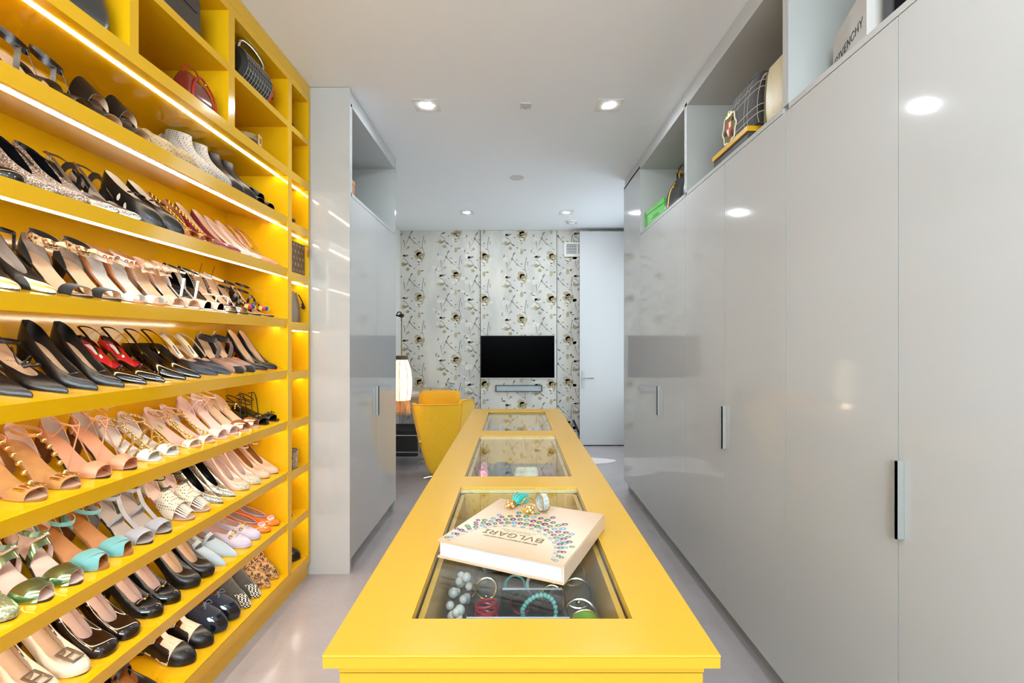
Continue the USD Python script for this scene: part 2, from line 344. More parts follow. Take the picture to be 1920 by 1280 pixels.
part(sd, 'detector_gap', ring((0, 0, -.0155), .056, .002, 28), dark_gap)

# ---------------------------------------------------------------- wardrobes
ZD, ZN, ZT = 2.10, 2.122, 2.637      # door tops, niche floor, unit tops
def wardrobe(label, y0, y1, xf0, xback, niche=True, doors=2, end_panels=(), handles=True):
    """xf0: the door plane; xback: the wall behind. Works for both sides of the aisle."""
    s = 1 if xback > xf0 else -1
    t = thing('wardrobe', label, 'wardrobe', (xf0, y0, 0))
    L = y1 - y0; D = abs(xback - xf0) - .004
    def bx(a, b, c, d, e, f, bev=0): return box(min(s * a, s * d), b, c, max(s * a, s * d), e, f, bev)
    top = ZD if niche else ZT - .004
    part(t, 'plinth', bx(.04, .004, 0, .06, L - .004, .075), mat('plinth_grey', '#9c9d9b', .3), smooth=False)
    for a, b in ((0.0015, .018), (L - .018, L - .0015)):
        part(t, 'side_panel', bx(.022, a, .07, D, b, ZT - .018) if niche is False else join([bx(.022, a, .07, D, b, ZN), bx(0.0, a, ZN, D, b, ZT - .018)]), grey_in, smooth=False)
    part(t, 'top_panel', bx(0, .0015, ZT - .034 if niche else ZT - .018, D, L - .0015, ZT), grey, smooth=False)
    if niche:
        part(t, 'niche_shelf', bx(0, .018, ZD + .003, D, L - .018, ZN), grey, smooth=False)
        for a, b in ((.0015, .018), (L - .018, L - .0015)): part(t, 'niche_edge', bx(-.001, a, ZN, 0, b, ZT - .034), grey, smooth=False)
    part(t, 'back_panel', bx(D - .006, .018, .07, D, L - .018, ZT - .034), grey_in, smooth=False)
    w = L / doors
    for k in range(doors):
        d = part(t, 'door', bx(0, k * w + .0015, .08, .02, (k + 1) * w - .0015, top, .0012), grey, smooth=False)
        if handles and k == 0:
            hy = w
            hp = numbered(d + '/handle')
            usdkit.mesh(stage, hp, join([bx(-.021, hy - .020, .805, -.001, hy - .0155, .997, .001), bx(-.021, hy - .020, .805, -.017, hy - .0025, .997, .001)]), steel, smooth=False)
    for a, b in end_panels:
        part(t, 'end_panel', bx(-.0, a, 0, D, b, H - .002), grey, smooth=False)
    return t
XC = .955
wardrobe('glossy grey two-door wardrobe nearest the camera, lettered box in its niche', .706, 1.706, XC, XR)
wardrobe('glossy grey two-door wardrobe whose niche holds the tartan bag', 1.706, 2.706, XC, XR)
wardrobe('glossy grey two-door wardrobe whose niche holds the green box', 2.706, 3.706, XC, XR)
wardrobe('plain glossy grey full-height panel unit at the far end of the wardrobes', 3.706, 4.246, XC, XR, niche=False, doors=1, handles=False)
wardrobe('glossy grey wardrobe standing alone beyond the yellow shelves', 2.70, 3.70, -.917, XL, end_panels=((-.018, 0), (1.0, 1.018)))
struct('trim_4', box(XC + .008, .706, ZT, XC + .03, 4.246, H), grey, 'grey filler strip between wardrobes and ceiling')
struct('trim_5', box(-.947, 2.70, ZT, -.925, 3.70, H), grey, 'grey filler strip above the lone wardrobe')

# ---------------------------------------------------------------- yellow shoe shelving
XS, XB, YE = -1.135, -1.445, 2.416      # front plane, back panel, right end of the wide bay
TILT = 12.0; TT = math.tan(math.radians(TILT))
SHELF_Z = [1.911, 1.6565, 1.402, 1.1475, .893, .6385, .384, .122]      # front top edges, from the top
sh = thing('shoe_shelving', 'wide built-in yellow lacquered shoe shelving with lit sloping shelves', 'shelving', (0, 0, 0))
YS = .43
part(sh, 'back_panel', box(XL + .003, YS, .0, XB, 2.677, ZT), yellow, smooth=False)
def slab(z, y0, y1, th=.043, depth=.318):
    m = box(-depth, y0, -th, 0, y1, 0, .0012)
    m.apply_transform(trimesh.transformations.rotation_matrix(math.radians(TILT), (0, 1, 0))); m.apply_translation((XS, 0, z)); return m
for k, z in enumerate(SHELF_Z):
    if k < 7:
        p = part(sh, 'shelf', slab(z, YS + .03, YE), yellow, smooth=False)
        led = box(-.052, YS + .04, -.0475, -.044, YE - .004, -.0435)
        led.apply_transform(trimesh.transformations.rotation_matrix(math.radians(TILT), (0, 1, 0))); led.apply_translation((XS, 0, z))
        part(p, 'led_strip', led, led_m, smooth=False)
    else:
        part(sh, 'bottom_shelf', slab(z, YS + .03, YE, .012), yellow, smooth=False)
        part(sh, 'base_board', box(XS - .02, YS, .072, XS, 2.678, z - .008), yellow, smooth=False)
part(sh, 'plinth', box(XS - .03, YS, 0, XS - .012, 2.678, .072), yellow, smooth=False)
lb = part(sh, 'light_board', box(XB, YS, 2.116, XS, YE, 2.158), yellow, smooth=False)
part(lb, 'led_strip', box(XS - .052, YS + .04, 2.1115, XS - .044, YE - .004, 2.1155), led_m, smooth=False)
for y0, y1, z0 in ((YS, YS + .03, 0.116), (.926, .96, 2.158), (1.424, 1.458, 2.158), (1.915, 1.958, 2.158), (YE, 2.458, .116)):
    part(sh, 'upright', box(XB, y0, z0, XS, y1, 2.602), yellow, smooth=False)
for y0, y1 in ((YS + .03, .926), (.96, 1.424), (1.458, 1.915), (1.958, YE)):
    part(sh, 'niche_shelf', box(XB, y0, 2.362, XS, y1, 2.391), yellow, smooth=False)
part(sh, 'top_rail', box(XB, YS, 2.602, XS, 2.678, ZT), yellow, smooth=False)
part(sh, 'ceiling_filler', box(XS - .03, YS, ZT + .003, XS - .002, 2.678, H - .001), yellow, smooth=False)
part(sh, 'end_upright', box(XB, 2.653, .116, XS, 2.678, 2.602), yellow, smooth=False)
NZ = [2.391, 2.158] + [z - .012 for z in SHELF_Z[:7]] + [.118]
for k, z in enumerate(NZ[:-1]):
    p = part(sh, 'cubby_shelf', box(XB, 2.458, z - (.042 if k else .029), XS, 2.653, z), yellow, smooth=False)
    if k >= 1: part(p, 'led_strip', box(XS - .052, 2.462, z - .0465, XS - .044, 2.649, z - .0425), led_m, smooth=False)
part(sh, 'cubby_floor', box(XB, 2.458, .074, XS - .0205, 2.653, .118), yellow, smooth=False)

# ---------------------------------------------------------------- the display island
TZ = .87; TX0, TX1, TY0, TY1 = -.258, .275, .648, 3.02
isl = thing('display_island', 'long yellow island with three glazed jewellery trays in its top', 'island', (0, 0, 0))
OPEN = [(-.157, .178, .733, 1.400), (-.157, .178, 1.506, 2.164), (-.157, .178, 2.281, 2.908)]
tp = sbox(TX0, TY0, TX1, TY1)
for a, b, c, d in OPEN: tp = tp.difference(sbox(a, c, b, d))
part(isl, 'island_top', prism(tp, .018, TZ - .018), yellow_satin, smooth=False)
part(isl, 'top_edge', tube([(TX0, TY0, TZ - .0015), (TX1, TY0, TZ - .0015)], .0018, 8), yellow_satin)
bx0, bx1, by0, by1 = TX0 + .018, TX1 - .018, TY0 + .014, TY1 - .018
for nm, b in (('side_panel', (bx0, by0 + .02, .08, bx0 + .018, by1, TZ - .018)), ('side_panel', (bx1 - .018, by0 + .02, .08, bx1, by1, TZ - .018)), ('end_panel', (bx0, by1 - .018, .08, bx1, by1, TZ - .018)), ('plinth', (bx0 + .03, by0 + .05, 0, bx1 - .03, by1 - .03, .08))):
    part(isl, nm, box(*b), yellow_satin, smooth=False)
part(isl, 'front_rail', box(bx0, by0 - .004, TZ - .030, bx1, by0 + .02, TZ - .018), yellow_satin, smooth=False)
for k in range(4): part(isl, 'drawer_front', box(bx0, by0, .085 + k * .1885, bx1, by0 + .02, .085 + k * .1885 + .1855, .001), yellow_satin, smooth=False)
TRAY = TZ - .018 - .105
lin = mat('tray_lining', '#c9b66a', .6)
for a, b, c, d in OPEN:
    part(isl, 'tray_floor', box(a - .03, c - .02, TRAY - .012, b + .03, d + .02, TRAY), mat('tray_felt', '#7b705c', .8), smooth=False)
    part(isl, 'tray_wall', [box(a + .003, c, TRAY, a + .013, d, TZ - .0185), box(b - .013, c, TRAY, b - .003, d, TZ - .0185), box(a + .003, d - .014, TRAY, b - .003, d - .004, TZ - .0185), box(a + .012, c - .01, TRAY, b - .012, c, TZ - .0185)], yellow_satin, smooth=False)
    part(isl, 'tray_glass', box(a + .0008, c + .0008, TZ - .009, b - .0008, d - .0008, TZ - .003), clear, smooth=False)
    part(isl, 'glass_edge', box(a, d - .004, TZ - .0175, b, d - .0005, TZ - .0095), mat('glass_edge', '#d8cf8e', .2), smooth=False)

# ================================================================ shoes
def grid_dots(name, col, hole, scale, r=.28, rough=.5):
    return mat(name, None, rough, nodes={'tc': ('texture_coordinate', {}), 'v': ('voronoi_texture', {'scale': scale, 'randomness': 0.0}), 'r': ('rgb_ramp', {'ramp': [(0, C(hole)), (r, C(hole)), (r + .03, C(col)), (1, C(col))]})},
               links=[('tc.object', 'v.vector'), ('v.distance', 'r.fac'), ('r.color', 'p.base_color')])
def spots(name, scale, stops, rough=.55, rnd=1.0):
    return mat(name, None, rough, sheen=.2, nodes={'tc': ('texture_coordinate', {}), 'n': ('noise_texture', {'scale': scale * .8, 'detail': 2.0}), 'mx': ('mix_color', {'fac': .04}), 'v': ('voronoi_texture', {'scale': scale, 'randomness': rnd}),
               'r': ('rgb_ramp', {'ramp': [(a, C(b)) for a, b in stops]})},
               links=[('tc.object', 'n.vector'), ('tc.object', 'mx.a'), ('n.color', 'mx.b'), ('mx.result', 'v.vector'), ('v.distance', 'r.fac'), ('r.color', 'p.base_color')])
def glitter(name, a, b, scale=420):
    return mat(name, None, .28, .75, nodes={'tc': ('texture_coordinate', {}), 'v': ('voronoi_texture', {'scale': scale}), 'bw': ('rgb_to_bw', {}), 'r': ('rgb_ramp', {'ramp': [(.15, C(a)), (.8, C(b))]}), 'bu': ('bump', {'strength': .8, 'distance': .001})},
               links=[('tc.object', 'v.vector'), ('v.color', 'bw.color'), ('bw.val', 'r.fac'), ('r.color', 'p.base_color'), ('bw.val', 'bu.height'), ('bu.normal', 'p.normal')])
blk = mat('black_leather', '#141416', .30, bump=(260, .18), spec=.55)
pat = mat('black_patent', '#0d0a0a', .06, coat=.6)
bsu = mat('black_suede', '#1b1c1f', .85, sheen=.4, bump=(500, .3))
brownpat = mat('dark_brown_patent', '#1d1211', .07, coat=.6)
emb = mat('embossed_black_leather', '#191a1c', .32, bump=(75, .9))
quilt = mat('quilted_black_leather', '#17181a', .34, bump=(55, .8))
navy = mat('navy_leather', '#1e2838', .4, bump=(250, .2)); navypat = mat('navy_patent', '#0f1826', .06, coat=.6); navysu = mat('navy_suede', '#202a3d', .85, sheen=.3)
nude = mat('nude_leather', '#dcb9a0', .36, bump=(250, .12)); nudep = mat('nude_patent', '#e3c4b4', .14, coat=.3)
blush = mat('blush_leather', '#e4c7bf', .34); cream = mat('cream_leather', '#e6d8c2', .42, bump=(240, .15))
insole_n = mat('nude_insole', '#dfbf9f', .42, vary=(22, .06)); insole_t = mat('tan_insole', '#b4763c', .42, vary=(22, .1)); insole_p = mat('pink_insole', '#dfc3b8', .42, vary=(22, .05))
insole_g = mat('grey_insole', '#b9aca3', .45); insole_b = mat('black_insole', '#131417', .16); insole_w = mat('white_insole', '#dcdcdc', .4); insole_r = mat('red_insole', '#c2151c', .35)
tan = mat('tan_leather', '#c98a5f', .38, vary=(18, .07), bump=(220, .15)); tansu = mat('tan_suede', '#c08a4a', .9, sheen=.5, vary=(25, .15)); peach = mat('peach_leather', '#d59a78', .36, vary=(18, .05))
white = mat('white_leather', '#e4e3df', .36); offw = mat('off_white_leather', '#ded6c8', .4)
aqua = mat('aqua_suede', '#74b3b6', .8, sheen=.35, vary=(40, .06)); greysu = mat('grey_suede', '#a9aab2', .88, sheen=.4, vary=(35, .06)); sage = glitter('sage_glitter', '#9aa879', '#dfe6c4', 300)
lilac = mat('lilac_leather', '#c9c2d8', .35); paleblue = grid_dots('pale_blue_mesh', '#b4c8d8', '#7f93a6', 330, .26); paleb = mat('pale_blue_leather', '#b6c9d8', .5)
orange = mat('orange_patent', '#e87f2a', .12, coat=.4); pink = mat('pink_satin', '#e9a0c4', .4)
mint = mat('mint_metallic', '#a8cdb0', .13, .95); sole_d = mat('dark_sole', '#2a2322', .5); sole_t = mat('tan_sole', '#a8764a', .5); wood = mat('stacked_heel', '#7a4a2c', .45, vary=(60, .2)); sole_r = mat('red_sole', '#b3131b', .3)
glit = glitter('silver_glitter', '#6f6d64', '#e0ddcf'); glit_s = glitter('dark_silver_glitter', '#4b4b4e', '#c9cacc', 380); rosegold = mat('rose_gold_metallic', '#e0b59c', .14, .9)
pyth = spots('python_skin', 120, [(0, '#e0d3c6'), (.3, '#cfc0b1'), (.5, '#7d6353'), (.8, '#4a3a33')], .3, .35)
leo = spots('leopard_print', 80, [(0, '#7d4d2e'), (.2, '#6b4026'), (.30, '#1f1511'), (.38, '#1f1511'), (.44, '#c79862'), (1, '#d8ad76')])
leo2 = spots('tortoise_leopard', 55, [(0, '#4a2a18'), (.25, '#5b341d'), (.36, '#b3773f'), (.5, '#e9cf9f'), (1, '#f0dfbd')], .4)
woven = grid_dots('beige_woven_leather', '#a8936f', '#5f482a', 125, .25); perf = grid_dots('white_perforated_leather', '#aaa6a0', '#4f463f', 130, .27); blkmesh = grid_dots('black_perforated_leather', '#24262a', '#0b0b0c', 260, .25, .35)
snake_w = spots('cream_snakeskin', 150, [(0, '#e9e2cf'), (.4, '#d9cfb5'), (.7, '#a3977c')], .35)
burg = mat('burgundy_leather', '#7d2a36', .32); greyboot = mat('charcoal_suede', '#4b4b47', .9, sheen=.35, vary=(40, .1))
hound = mat('houndstooth_cloth', None, .7, nodes={'tc': ('texture_coordinate', {}), 'mp': ('mapping', {'rotation': (0, 0, .785)}), 'c': ('checker_texture', {'scale': 150.0, 'color1': C('#e8e2d2'), 'color2': C('#1c1b1b')})},
            links=[('tc.object', 'mp.vector'), ('mp.vector', 'c.vector'), ('c.color', 'p.base_color')])
laser = grid_dots('laser_cut_white', '#ded8c8', '#7d6b58', 120, .30); floralc = spots('floral_blush', 90, [(0, '#c9928a'), (.3, '#d9a89c'), (.5, '#ecc9b0'), (1, '#f0d6bf')])
ribbon_c = mat('cream_ribbon', '#e3d7c4', .6); meshb = mat('sheer_brown_mesh', '#9a7565', .5); greymetal = mat('pewter_metallic', '#a7a49e', .24, .85)
mats_pom = [mat('pom_red', '#c31c34', .9, sheen=.5), mat('pom_blue', '#26348c', .9, sheen=.5), mat('pom_yellow', '#e9c64a', .9, sheen=.5), mat('pom_pink', '#d92f6d', .9, sheen=.5)]

def pch(u, xs, ys):
    """Smooth interpolation through (xs, ys)."""
    u = np.asarray(u, float); xs = np.asarray(xs, float); ys = np.asarray(ys, float)
    h = np.diff(xs); d = np.diff(ys) / h; m = np.zeros(len(xs)); m[0], m[-1] = d[0], d[-1]
    for i in range(1, len(xs) - 1): m[i] = 0 if d[i - 1] * d[i] <= 0 else 2 * d[i - 1] * d[i] / (d[i - 1] + d[i])
    k = np.clip(np.searchsorted(xs, u) - 1, 0, len(h) - 1); t = (u - xs[k]) / h[k]; t = np.clip(t, 0, 1)
    return (2 * t**3 - 3 * t**2 + 1) * ys[k] + (t**3 - 2 * t**2 + t) * h[k] * m[k] + (-2 * t**3 + 3 * t**2) * ys[k + 1] + (t**3 - t**2) * h[k] * m[k + 1]
class Shoe:
    TOE = {'point': (1.2, 1.05), 'almond': (1.7, .78), 'round': (2.4, .6), 'square': (5.0, .5)}
    def __init__(s, h=.085, toe='point', W=.038, L=None, plat=0.0):
        s.h, s.W, s.plat, s.toe = h, W, plat, toe
        s.L = L or (math.sqrt(max(.245 ** 2 - h * h, .03)) + (.018 if toe == 'point' else 0.0)) * .97
        s.parts = []
    def w(s, u):
        u = np.asarray(u, float); p, q = s.TOE[s.toe]
        base = pch(u, [0, .08, .2, .45, .62, .74, 1], [.60, .70, .74, .76, .96, 1, 1])
        a = np.clip(u / .13, 0, 1); heel = np.sqrt(np.maximum(1 - (1 - a) ** 2, 0))
        b = np.clip((u - .66) / .34, 0, 1); toe = np.maximum(1 - b ** p, 0) ** q
        return s.W * base * heel * toe
    def z(s, u):
        return s.plat + pch(u, [0, .18, .45, .68, .85, 1], [s.h, s.h * .84, s.h * .36, 0, 0, .004])
    def pt(s, u, y, z): return np.stack(np.broadcast_arrays((np.asarray(u) - 1) * s.L, y, z), -1)
    def add(s, name, mesh, m, label=None, smooth=45): s.parts.append((name, join(mesh) if isinstance(mesh, list) else mesh, m, label, smooth)); return s
    def plate(s, z0, z1, inset, u0=0.0, u1=1.0, n=30, bot=None):
        u = u0 + (u1 - u0) * (.5 - .5 * np.cos(np.linspace(0, math.pi, n))); w = s.w(u) * inset; zz = s.z(u)
        y = np.linspace(-1, 1, 5)
        T = np.stack([s.pt(u, w * k, zz + z1) for k in y], 1); B = np.stack([s.pt(u, w * k, (zz + z0) if bot is None else bot(u)) for k in y], 1)
        L = np.stack([T[:, 0], B[:, 0]], 1); R = np.stack([T[:, -1], B[:, -1]], 1)
        ends = [grid_mesh(np.stack([T[i], B[i]], 1), flip=(i == 0)) for i in (0, -1)]
        return join([grid_mesh(T, flip=True), grid_mesh(B), grid_mesh(L), grid_mesh(R, flip=True)] + ends)
    def sole(s, m, insole, t=.004, edge=1.02):
        if s.plat > .004:
            s.add('sole', s.plate(0, 0, edge, bot=lambda u: np.maximum(s.z(u) - pch(u, [0, .4, .62, 1], [.004, .006, s.plat, s.plat - .003]), 0)), m)
        else: s.add('sole', s.plate(-t if s.plat else -.0, .0025, edge, bot=lambda u: np.maximum(s.z(u) - t, 0)), m)
        return s.add('insole', s.plate(.0026, .0042, .93, .012, .985), insole)
    def heel(s, kind, m):
        z0 = float(s.z(.1)); n = 20; th = np.linspace(0, 2 * math.pi, n, endpoint=False)
        rx, ry, cx, p = {'stiletto': (.0045, .0045, .045, .32), 'kitten': (.006, .006, .06, .4), 'slim': (.008, .010, .06, .55), 'block': (.018, .022, .085, 1.0), 'flare': (.023, .025, .07, 1.4), 'flat': (.034, .026, .10, 1.0)}[kind]
        rows = []
        for t in np.linspace(0, 1, 9):
            f = t ** p; au = (.115 if kind != 'flat' else .14)
            ux = .10 + au * np.cos(th) if kind != 'flat' else .135 + .14 * np.cos(th)
            ux = np.clip(ux, .0, 1); yy = np.sin(th) * float(s.w(.11)) * .97
            X = (ux - 1) * s.L; ztop = s.z(ux) - .001
            bx = (cx - 1) * s.L + rx * np.cos(th); by = ry * np.sin(th)
            if kind == 'flat': bx, by = X, yy * .97
            rows.append(np.stack([X * (1 - f) + bx * f, yy * (1 - f) + by * f, ztop * (1 - t)], -1))
        P = np.array(rows); m0 = grid_mesh(P, False, True)
        cap = trimesh.Trimesh(np.vstack([P[-1], P[-1].mean(0)]), [[(i + 1) % n, i, n] for i in range(n)], process=False)
        return s.add('heel', [m0, cap], m)
    def wedge(s, m, upto=.62):
        return s.add('wedge_heel', s.plate(0, -.002, 1.0, .0, upto, 16, bot=lambda u: u * 0), m)
    # ---- uppers
    def _loft(s, ph, T, toeh, n=9, bulge=.003, lift=.0):
        u = .5 + .5 * np.cos(ph); sg = np.sign(np.sin(ph)); B = s.pt(u, sg * s.w(u) * 1.01, s.z(u) + .0005)
        tw = np.clip(np.cos(ph), 0, 1)[:, None] ** 1.6; out = np.stack([np.cos(ph) * .6, np.sin(ph), 0 * ph], -1); up = np.array([0, 0, 1.0])
        side = (T[:, 2] - B[:, 2])[:, None]
        C1 = B + up * (toeh * {'point': .45, 'almond': .8}.get(s.toe, 1.15) * tw + .42 * side * (1 - tw)) + out * bulge
        C2 = B * .42 + T * .58; C2[:, 2] = (B[:, 2] * (1 - tw[:, 0] * .0) * .25 + T[:, 2] * .75) * (1 - tw[:, 0]) + np.maximum(T[:, 2] - .004, s.plat + toeh * 1.1) * tw[:, 0] + lift * tw[:, 0]
        C2 += out * bulge * .6
        t = np.linspace(0, 1, n)[None, :, None]
        b, c, d, e = B[:, None], C1[:, None], C2[:, None], T[:, None]
        return b * (1 - t) ** 3 + 3 * c * t * (1 - t) ** 2 + 3 * d * t * t * (1 - t) + e * t ** 3
    def _two(s, P, m, lining, closed, name, label=None):
        P = P if True else P
        c = np.array([-s.L * .5, 0, s.plat + .03]); n = grid_normals(P, closed); side = 1.0 if np.mean(np.sum(n * (P - c), -1)) > 0 else -1.0
        s.add(name, shell(P, .0013, closed, False, side), m, label)
        if lining is not None: s.add(name + '_lining', shell(P - n * side * .0001, .0009, closed, False, -side), lining)
        return P
    def pump(s, m, lining, throat=.66, hb=.052, hs=.028, ht=.026, toeh=.024, vs=.45, wk=.90, name='upper', label=None):
        """A closed court-shoe upper; hb, hs, ht: topline height at heel, side and throat."""
        n = 44; ph = np.arange(n) * 2 * math.pi / n; uh = .012
        u = uh + (throat - uh) * (.5 + .5 * np.cos(ph)); v = (u - uh) / (throat - uh)
        y = np.sign(np.sin(ph)) * s.w(u) * wk * np.sqrt(np.maximum(1 - v ** 5, 0)) * (1 - .05 * (1 - v))
        z = s.z(u) + pch(v, [0, vs, 1], [hb, hs, ht]); T = s.pt(u, y, z); T[:, 0] -= np.where(v < .1, .001, 0)
        s._P = s._two(s._loft(ph, T, toeh), m, lining, True, name, label); return s
    def vamp(s, m, lining, throat=.66, ucut=.42, ht=.03, toeh=.024, name='vamp', hs=.004):
        """Only the front of the upper, its topline running down to the sole at ucut."""
        pm = math.acos(2 * ucut - 1); ph = np.linspace(-pm, pm, 35); q = np.abs(ph) / pm
        u = ucut + (throat - ucut) * np.cos(q * math.pi / 2) ** 1.2; y = np.sign(ph) * s.w(u) * np.minimum(1.0, np.sin(q * math.pi / 2) ** .75)
        z = s.z(u) + hs + (ht - hs) * np.cos(q * math.pi / 2) ** .7
        s._P = s._two(s._loft(ph, s.pt(u, y, z), toeh), m, lining, False, name); return s
    def counter(s, m, lining, hb=.055, ucut=.3, name='heel_counter'):
        pm = math.acos(2 * ucut - 1); ph = np.linspace(pm, 2 * math.pi - pm, 25); q = np.clip(np.abs(ph - math.pi) / (math.pi - pm), 0, 1)
        u = np.maximum(.5 + .5 * np.cos(ph), .008); y = np.sign(np.sin(ph)) * s.w(u) * .93; z = s.z(u) + .004 + (hb - .004) * np.cos(q * math.pi / 2) ** .8
        s._two(s._loft(ph, s.pt(u, y, z), .01, 6), m, lining, False, name); return s
    def cap(s, m, ph=.55, f=.62, name='toe_cap', label=None):
        """A second skin over the toe of the last upper."""
        P = s._P; n = P.shape[0]; k = int(n * ph / (2 * math.pi)) + 1 if P.shape[0] == 44 else None
        if k is not None: Q = np.concatenate([P[-k:], P[:k + 1]])
        else:
            c = n // 2; k = max(4, int(n * ph / 4.4)); Q = P[c - k:c + k + 1]
        Q = Q[:, :max(4, int(P.shape[1] * f) + 1)]
        nn = grid_normals(Q); side = 1.0 if np.mean(nn[..., 0]) > 0 else -1.0
        return s.add(name, shell(Q + nn * side * .0014, .0012, side=side), m, label)
    def band(s, m, u0, u1, ht=.032, skew=0.0, twist=0.0, name='strap', label=None, n=22, wk=1.02, t=.0016, flat=.75, a0=0.0, a1=1.0, lining=None):
        """A strap over the foot from u0 to u1; skew shifts one end forwards, twist narrows the middle."""
        a = np.linspace(a0, a1, n) * math.pi; rows = []
        for f in np.linspace(0, 1, 4):
            mid = np.sin(a) ** 2; uu = u0 + (u1 - u0) * (.5 + (f - .5) * (1 - twist * mid)) + skew * np.cos(a)
            ww = s.w(np.clip(uu, 0, .97)); hh = ht * (1 + (.12 * (1 - f)))
            rows.append(s.pt(uu, ww * wk * np.sign(np.cos(a)) * np.abs(np.cos(a)) ** flat, s.z(np.clip(uu, 0, 1)) + .001 + hh * np.sin(a) ** .75))
        P = np.array(rows).transpose(1, 0, 2); nn = grid_normals(P); side = 1.0 if np.mean(nn[..., 2]) > 0 else -1.0
        s.add(name, shell(P, t, side=side), m, label)
        if lining is not None: s.add(name + '_lining', shell(P, .0006, side=-side), lining)
        return s
    def ankle(s, m, z=.075, w=.007, u=.10, rx=.034, ry=.027, tilt=8.0, name='ankle_strap', t=.0016, n=30, lining=None, label=None):
        th = np.arange(n) * 2 * math.pi / n; tl = -math.radians(tilt * .8 + 4)
        X = rx * np.cos(th); base = np.stack([X * math.cos(tl), ry * np.sin(th), X * math.sin(tl)], -1); c = np.array([(u - 1) * s.L + rx * .85, 0, float(s.z(.1)) + z - .014])
        P = np.stack([base + c + np.array([0, 0, k * w]) for k in (-.5, .5)], 1); nn = grid_normals(P, True); side = 1.0 if np.mean(np.sum(nn * (P - c), -1)) > 0 else -1.0
        s._ank = (c, rx, ry, tl)
        s.add(name, shell(P, t, True, False, side), m, label)
        if lining is not None: s.add(name + '_lining', shell(P, .0006, True, False, -side), lining)
        return s
    def apt(s, deg, dz=0.0, k=1.04):
        c, rx, ry, tl = s._ank; a = math.radians(deg); return c + np.array([k * rx * math.cos(a) * math.cos(tl), k * ry * math.sin(a), rx * math.cos(a) * math.sin(tl) + dz])
    def sp(s, u, side, dz=.003): return s.pt(u, side * float(s.w(u)), float(s.z(u)) + dz)
    def strap(s, pts, m, r=.0025, name='strap', k=16, w=None, label=None):
        """A thin strap through the points: a tube, or a ribbon when w is given."""
        if w is None: return s.add(name, tube(pts, r, 7, k), m, label)
        p = spline(pts, k); t = np.gradient(p, axis=0); t /= np.linalg.norm(t, axis=1, keepdims=True)
        cen = np.array([-s.L * .6, 0, s.plat + .02]); o = p - cen; o -= np.sum(o * t, -1, keepdims=True) * t; o /= np.maximum(np.linalg.norm(o, axis=1, keepdims=True), 1e-6)
        b = np.cross(t, o); P = np.stack([p - b * w / 2, p + b * w / 2], 1); nn = grid_normals(P); side = 1.0 if np.mean(np.sum(nn * o[:, None], -1)) > 0 else -1.0
        return s.add(name, shell(P, .0015, side=side), m, label)
    def sling(s, m, u=.46, hb=.05, w=.006, side_z=.028):
        """A strap round the back of the heel."""
        b = s.pt(.0, 0, float(s.z(.05)) + hb) + np.array([-.004, 0, 0]); yw = float(s.w(.2)) * 1.0
        l, r = [[s.sp(u, k, side_z), s.pt(.22, k * yw, float(s.z(.2)) + hb * .78), s.pt(.06, k * yw * .75, float(s.z(.05)) + hb * .97)] for k in (1, -1)]
        return s.strap(l + [b] + r[::-1], m, name='heel_strap', k=40, w=w)
    def tstrap(s, m, u0=.74, h0=.026, w=.009, name='t_strap', r=None):
        c = s.apt(0, 0, 1.0); p = [s.pt(u0, 0, float(s.z(u0)) + h0), s.pt(.5, 0, float(s.z(.5)) + .052 + .2 * s.h * 0), c]
        p[1][2] = .45 * p[0][2] + .55 * c[2] - .004
        return s.strap(p, m, r=r or .003, name=name, w=None if r else w)
    def buckle(s, at, m, a=.010, b=.013, r=.0013, rot=(90, 0, 0), name='buckle'):
        p = [(-a / 2, -b / 2, 0), (a / 2, -b / 2, 0), (a / 2, b / 2, 0), (-a / 2, b / 2, 0)]
        q = np.concatenate([np.linspace(p[i], p[(i + 1) % 4], 5)[:-1] for i in range(4)])
        return s.add(name, [xf(tube(q, r, 6, closed=True), at, *rot), xf(tube([(0, -b / 2, 0), (0, b / 2, 0)], r * .8, 6), at, *rot)], m)
    def bow(s, at, m, a=.03, name='bow', tilt=0, knot=None):
        def lobe(sg):
            P = []
            for v in np.linspace(-1, 1, 5):
                P.append([(v * a * .28 * (.35 + .65 * math.sin(q * math.pi / 2)), sg * a * q, a * .16 * math.sin(q * math.pi) + a * .05 * v * v) for q in np.linspace(0, 1, 7)])
            P = np.array(P); return shell(P, .002, side=sg)
        k = ball((0, 0, .002), a * .16, 1, (1.3, 1, .8))
        s.add(name, [xf(lobe(1), at, ry=tilt), xf(lobe(-1), at, ry=tilt)], m)
        return s.add('bow_knot', xf(k, at, ry=tilt), knot or m)
    def chain(s, pts, m, r=.0045, w=.0013, n=None, name='chain', alt=True):
        p = spline(pts, 60); d = np.concatenate([[0], np.cumsum(np.linalg.norm(np.diff(p, axis=0), axis=1))]); n = n or max(3, int(d[-1] / (r * 1.45))); ms = []
        for k in range(n):
            q = np.array([np.interp((k + .5) / n * d[-1], d, p[:, j]) for j in range(3)]); q2 = np.array([np.interp(min((k + .9) / n, 1) * d[-1], d, p[:, j]) for j in range(3)]); t = q2 - q
            yaw = math.degrees(math.atan2(t[1], t[0])); pit = -math.degrees(math.asin(max(-1, min(1, t[2] / max(np.linalg.norm(t), 1e-6)))))
            e = ring((0, 0, 0), r, w, 8, m=4); e.apply_scale((1.25, .8, 1)); ms.append(xf(xf(e, rx=35 if k % 2 and alt else -25), q, ry=pit, rz=yaw))
        return s.add(name, ms, m)
    def beads(s, pts, m, r=.004, n=6, name='bead', each=True):
        p = spline(pts, n)
        if each:
            for q in p: s.add(name, ball(q, r, 1), m)
            return s
        return s.add(name, [ball(q, r, 1) for q in p], m)
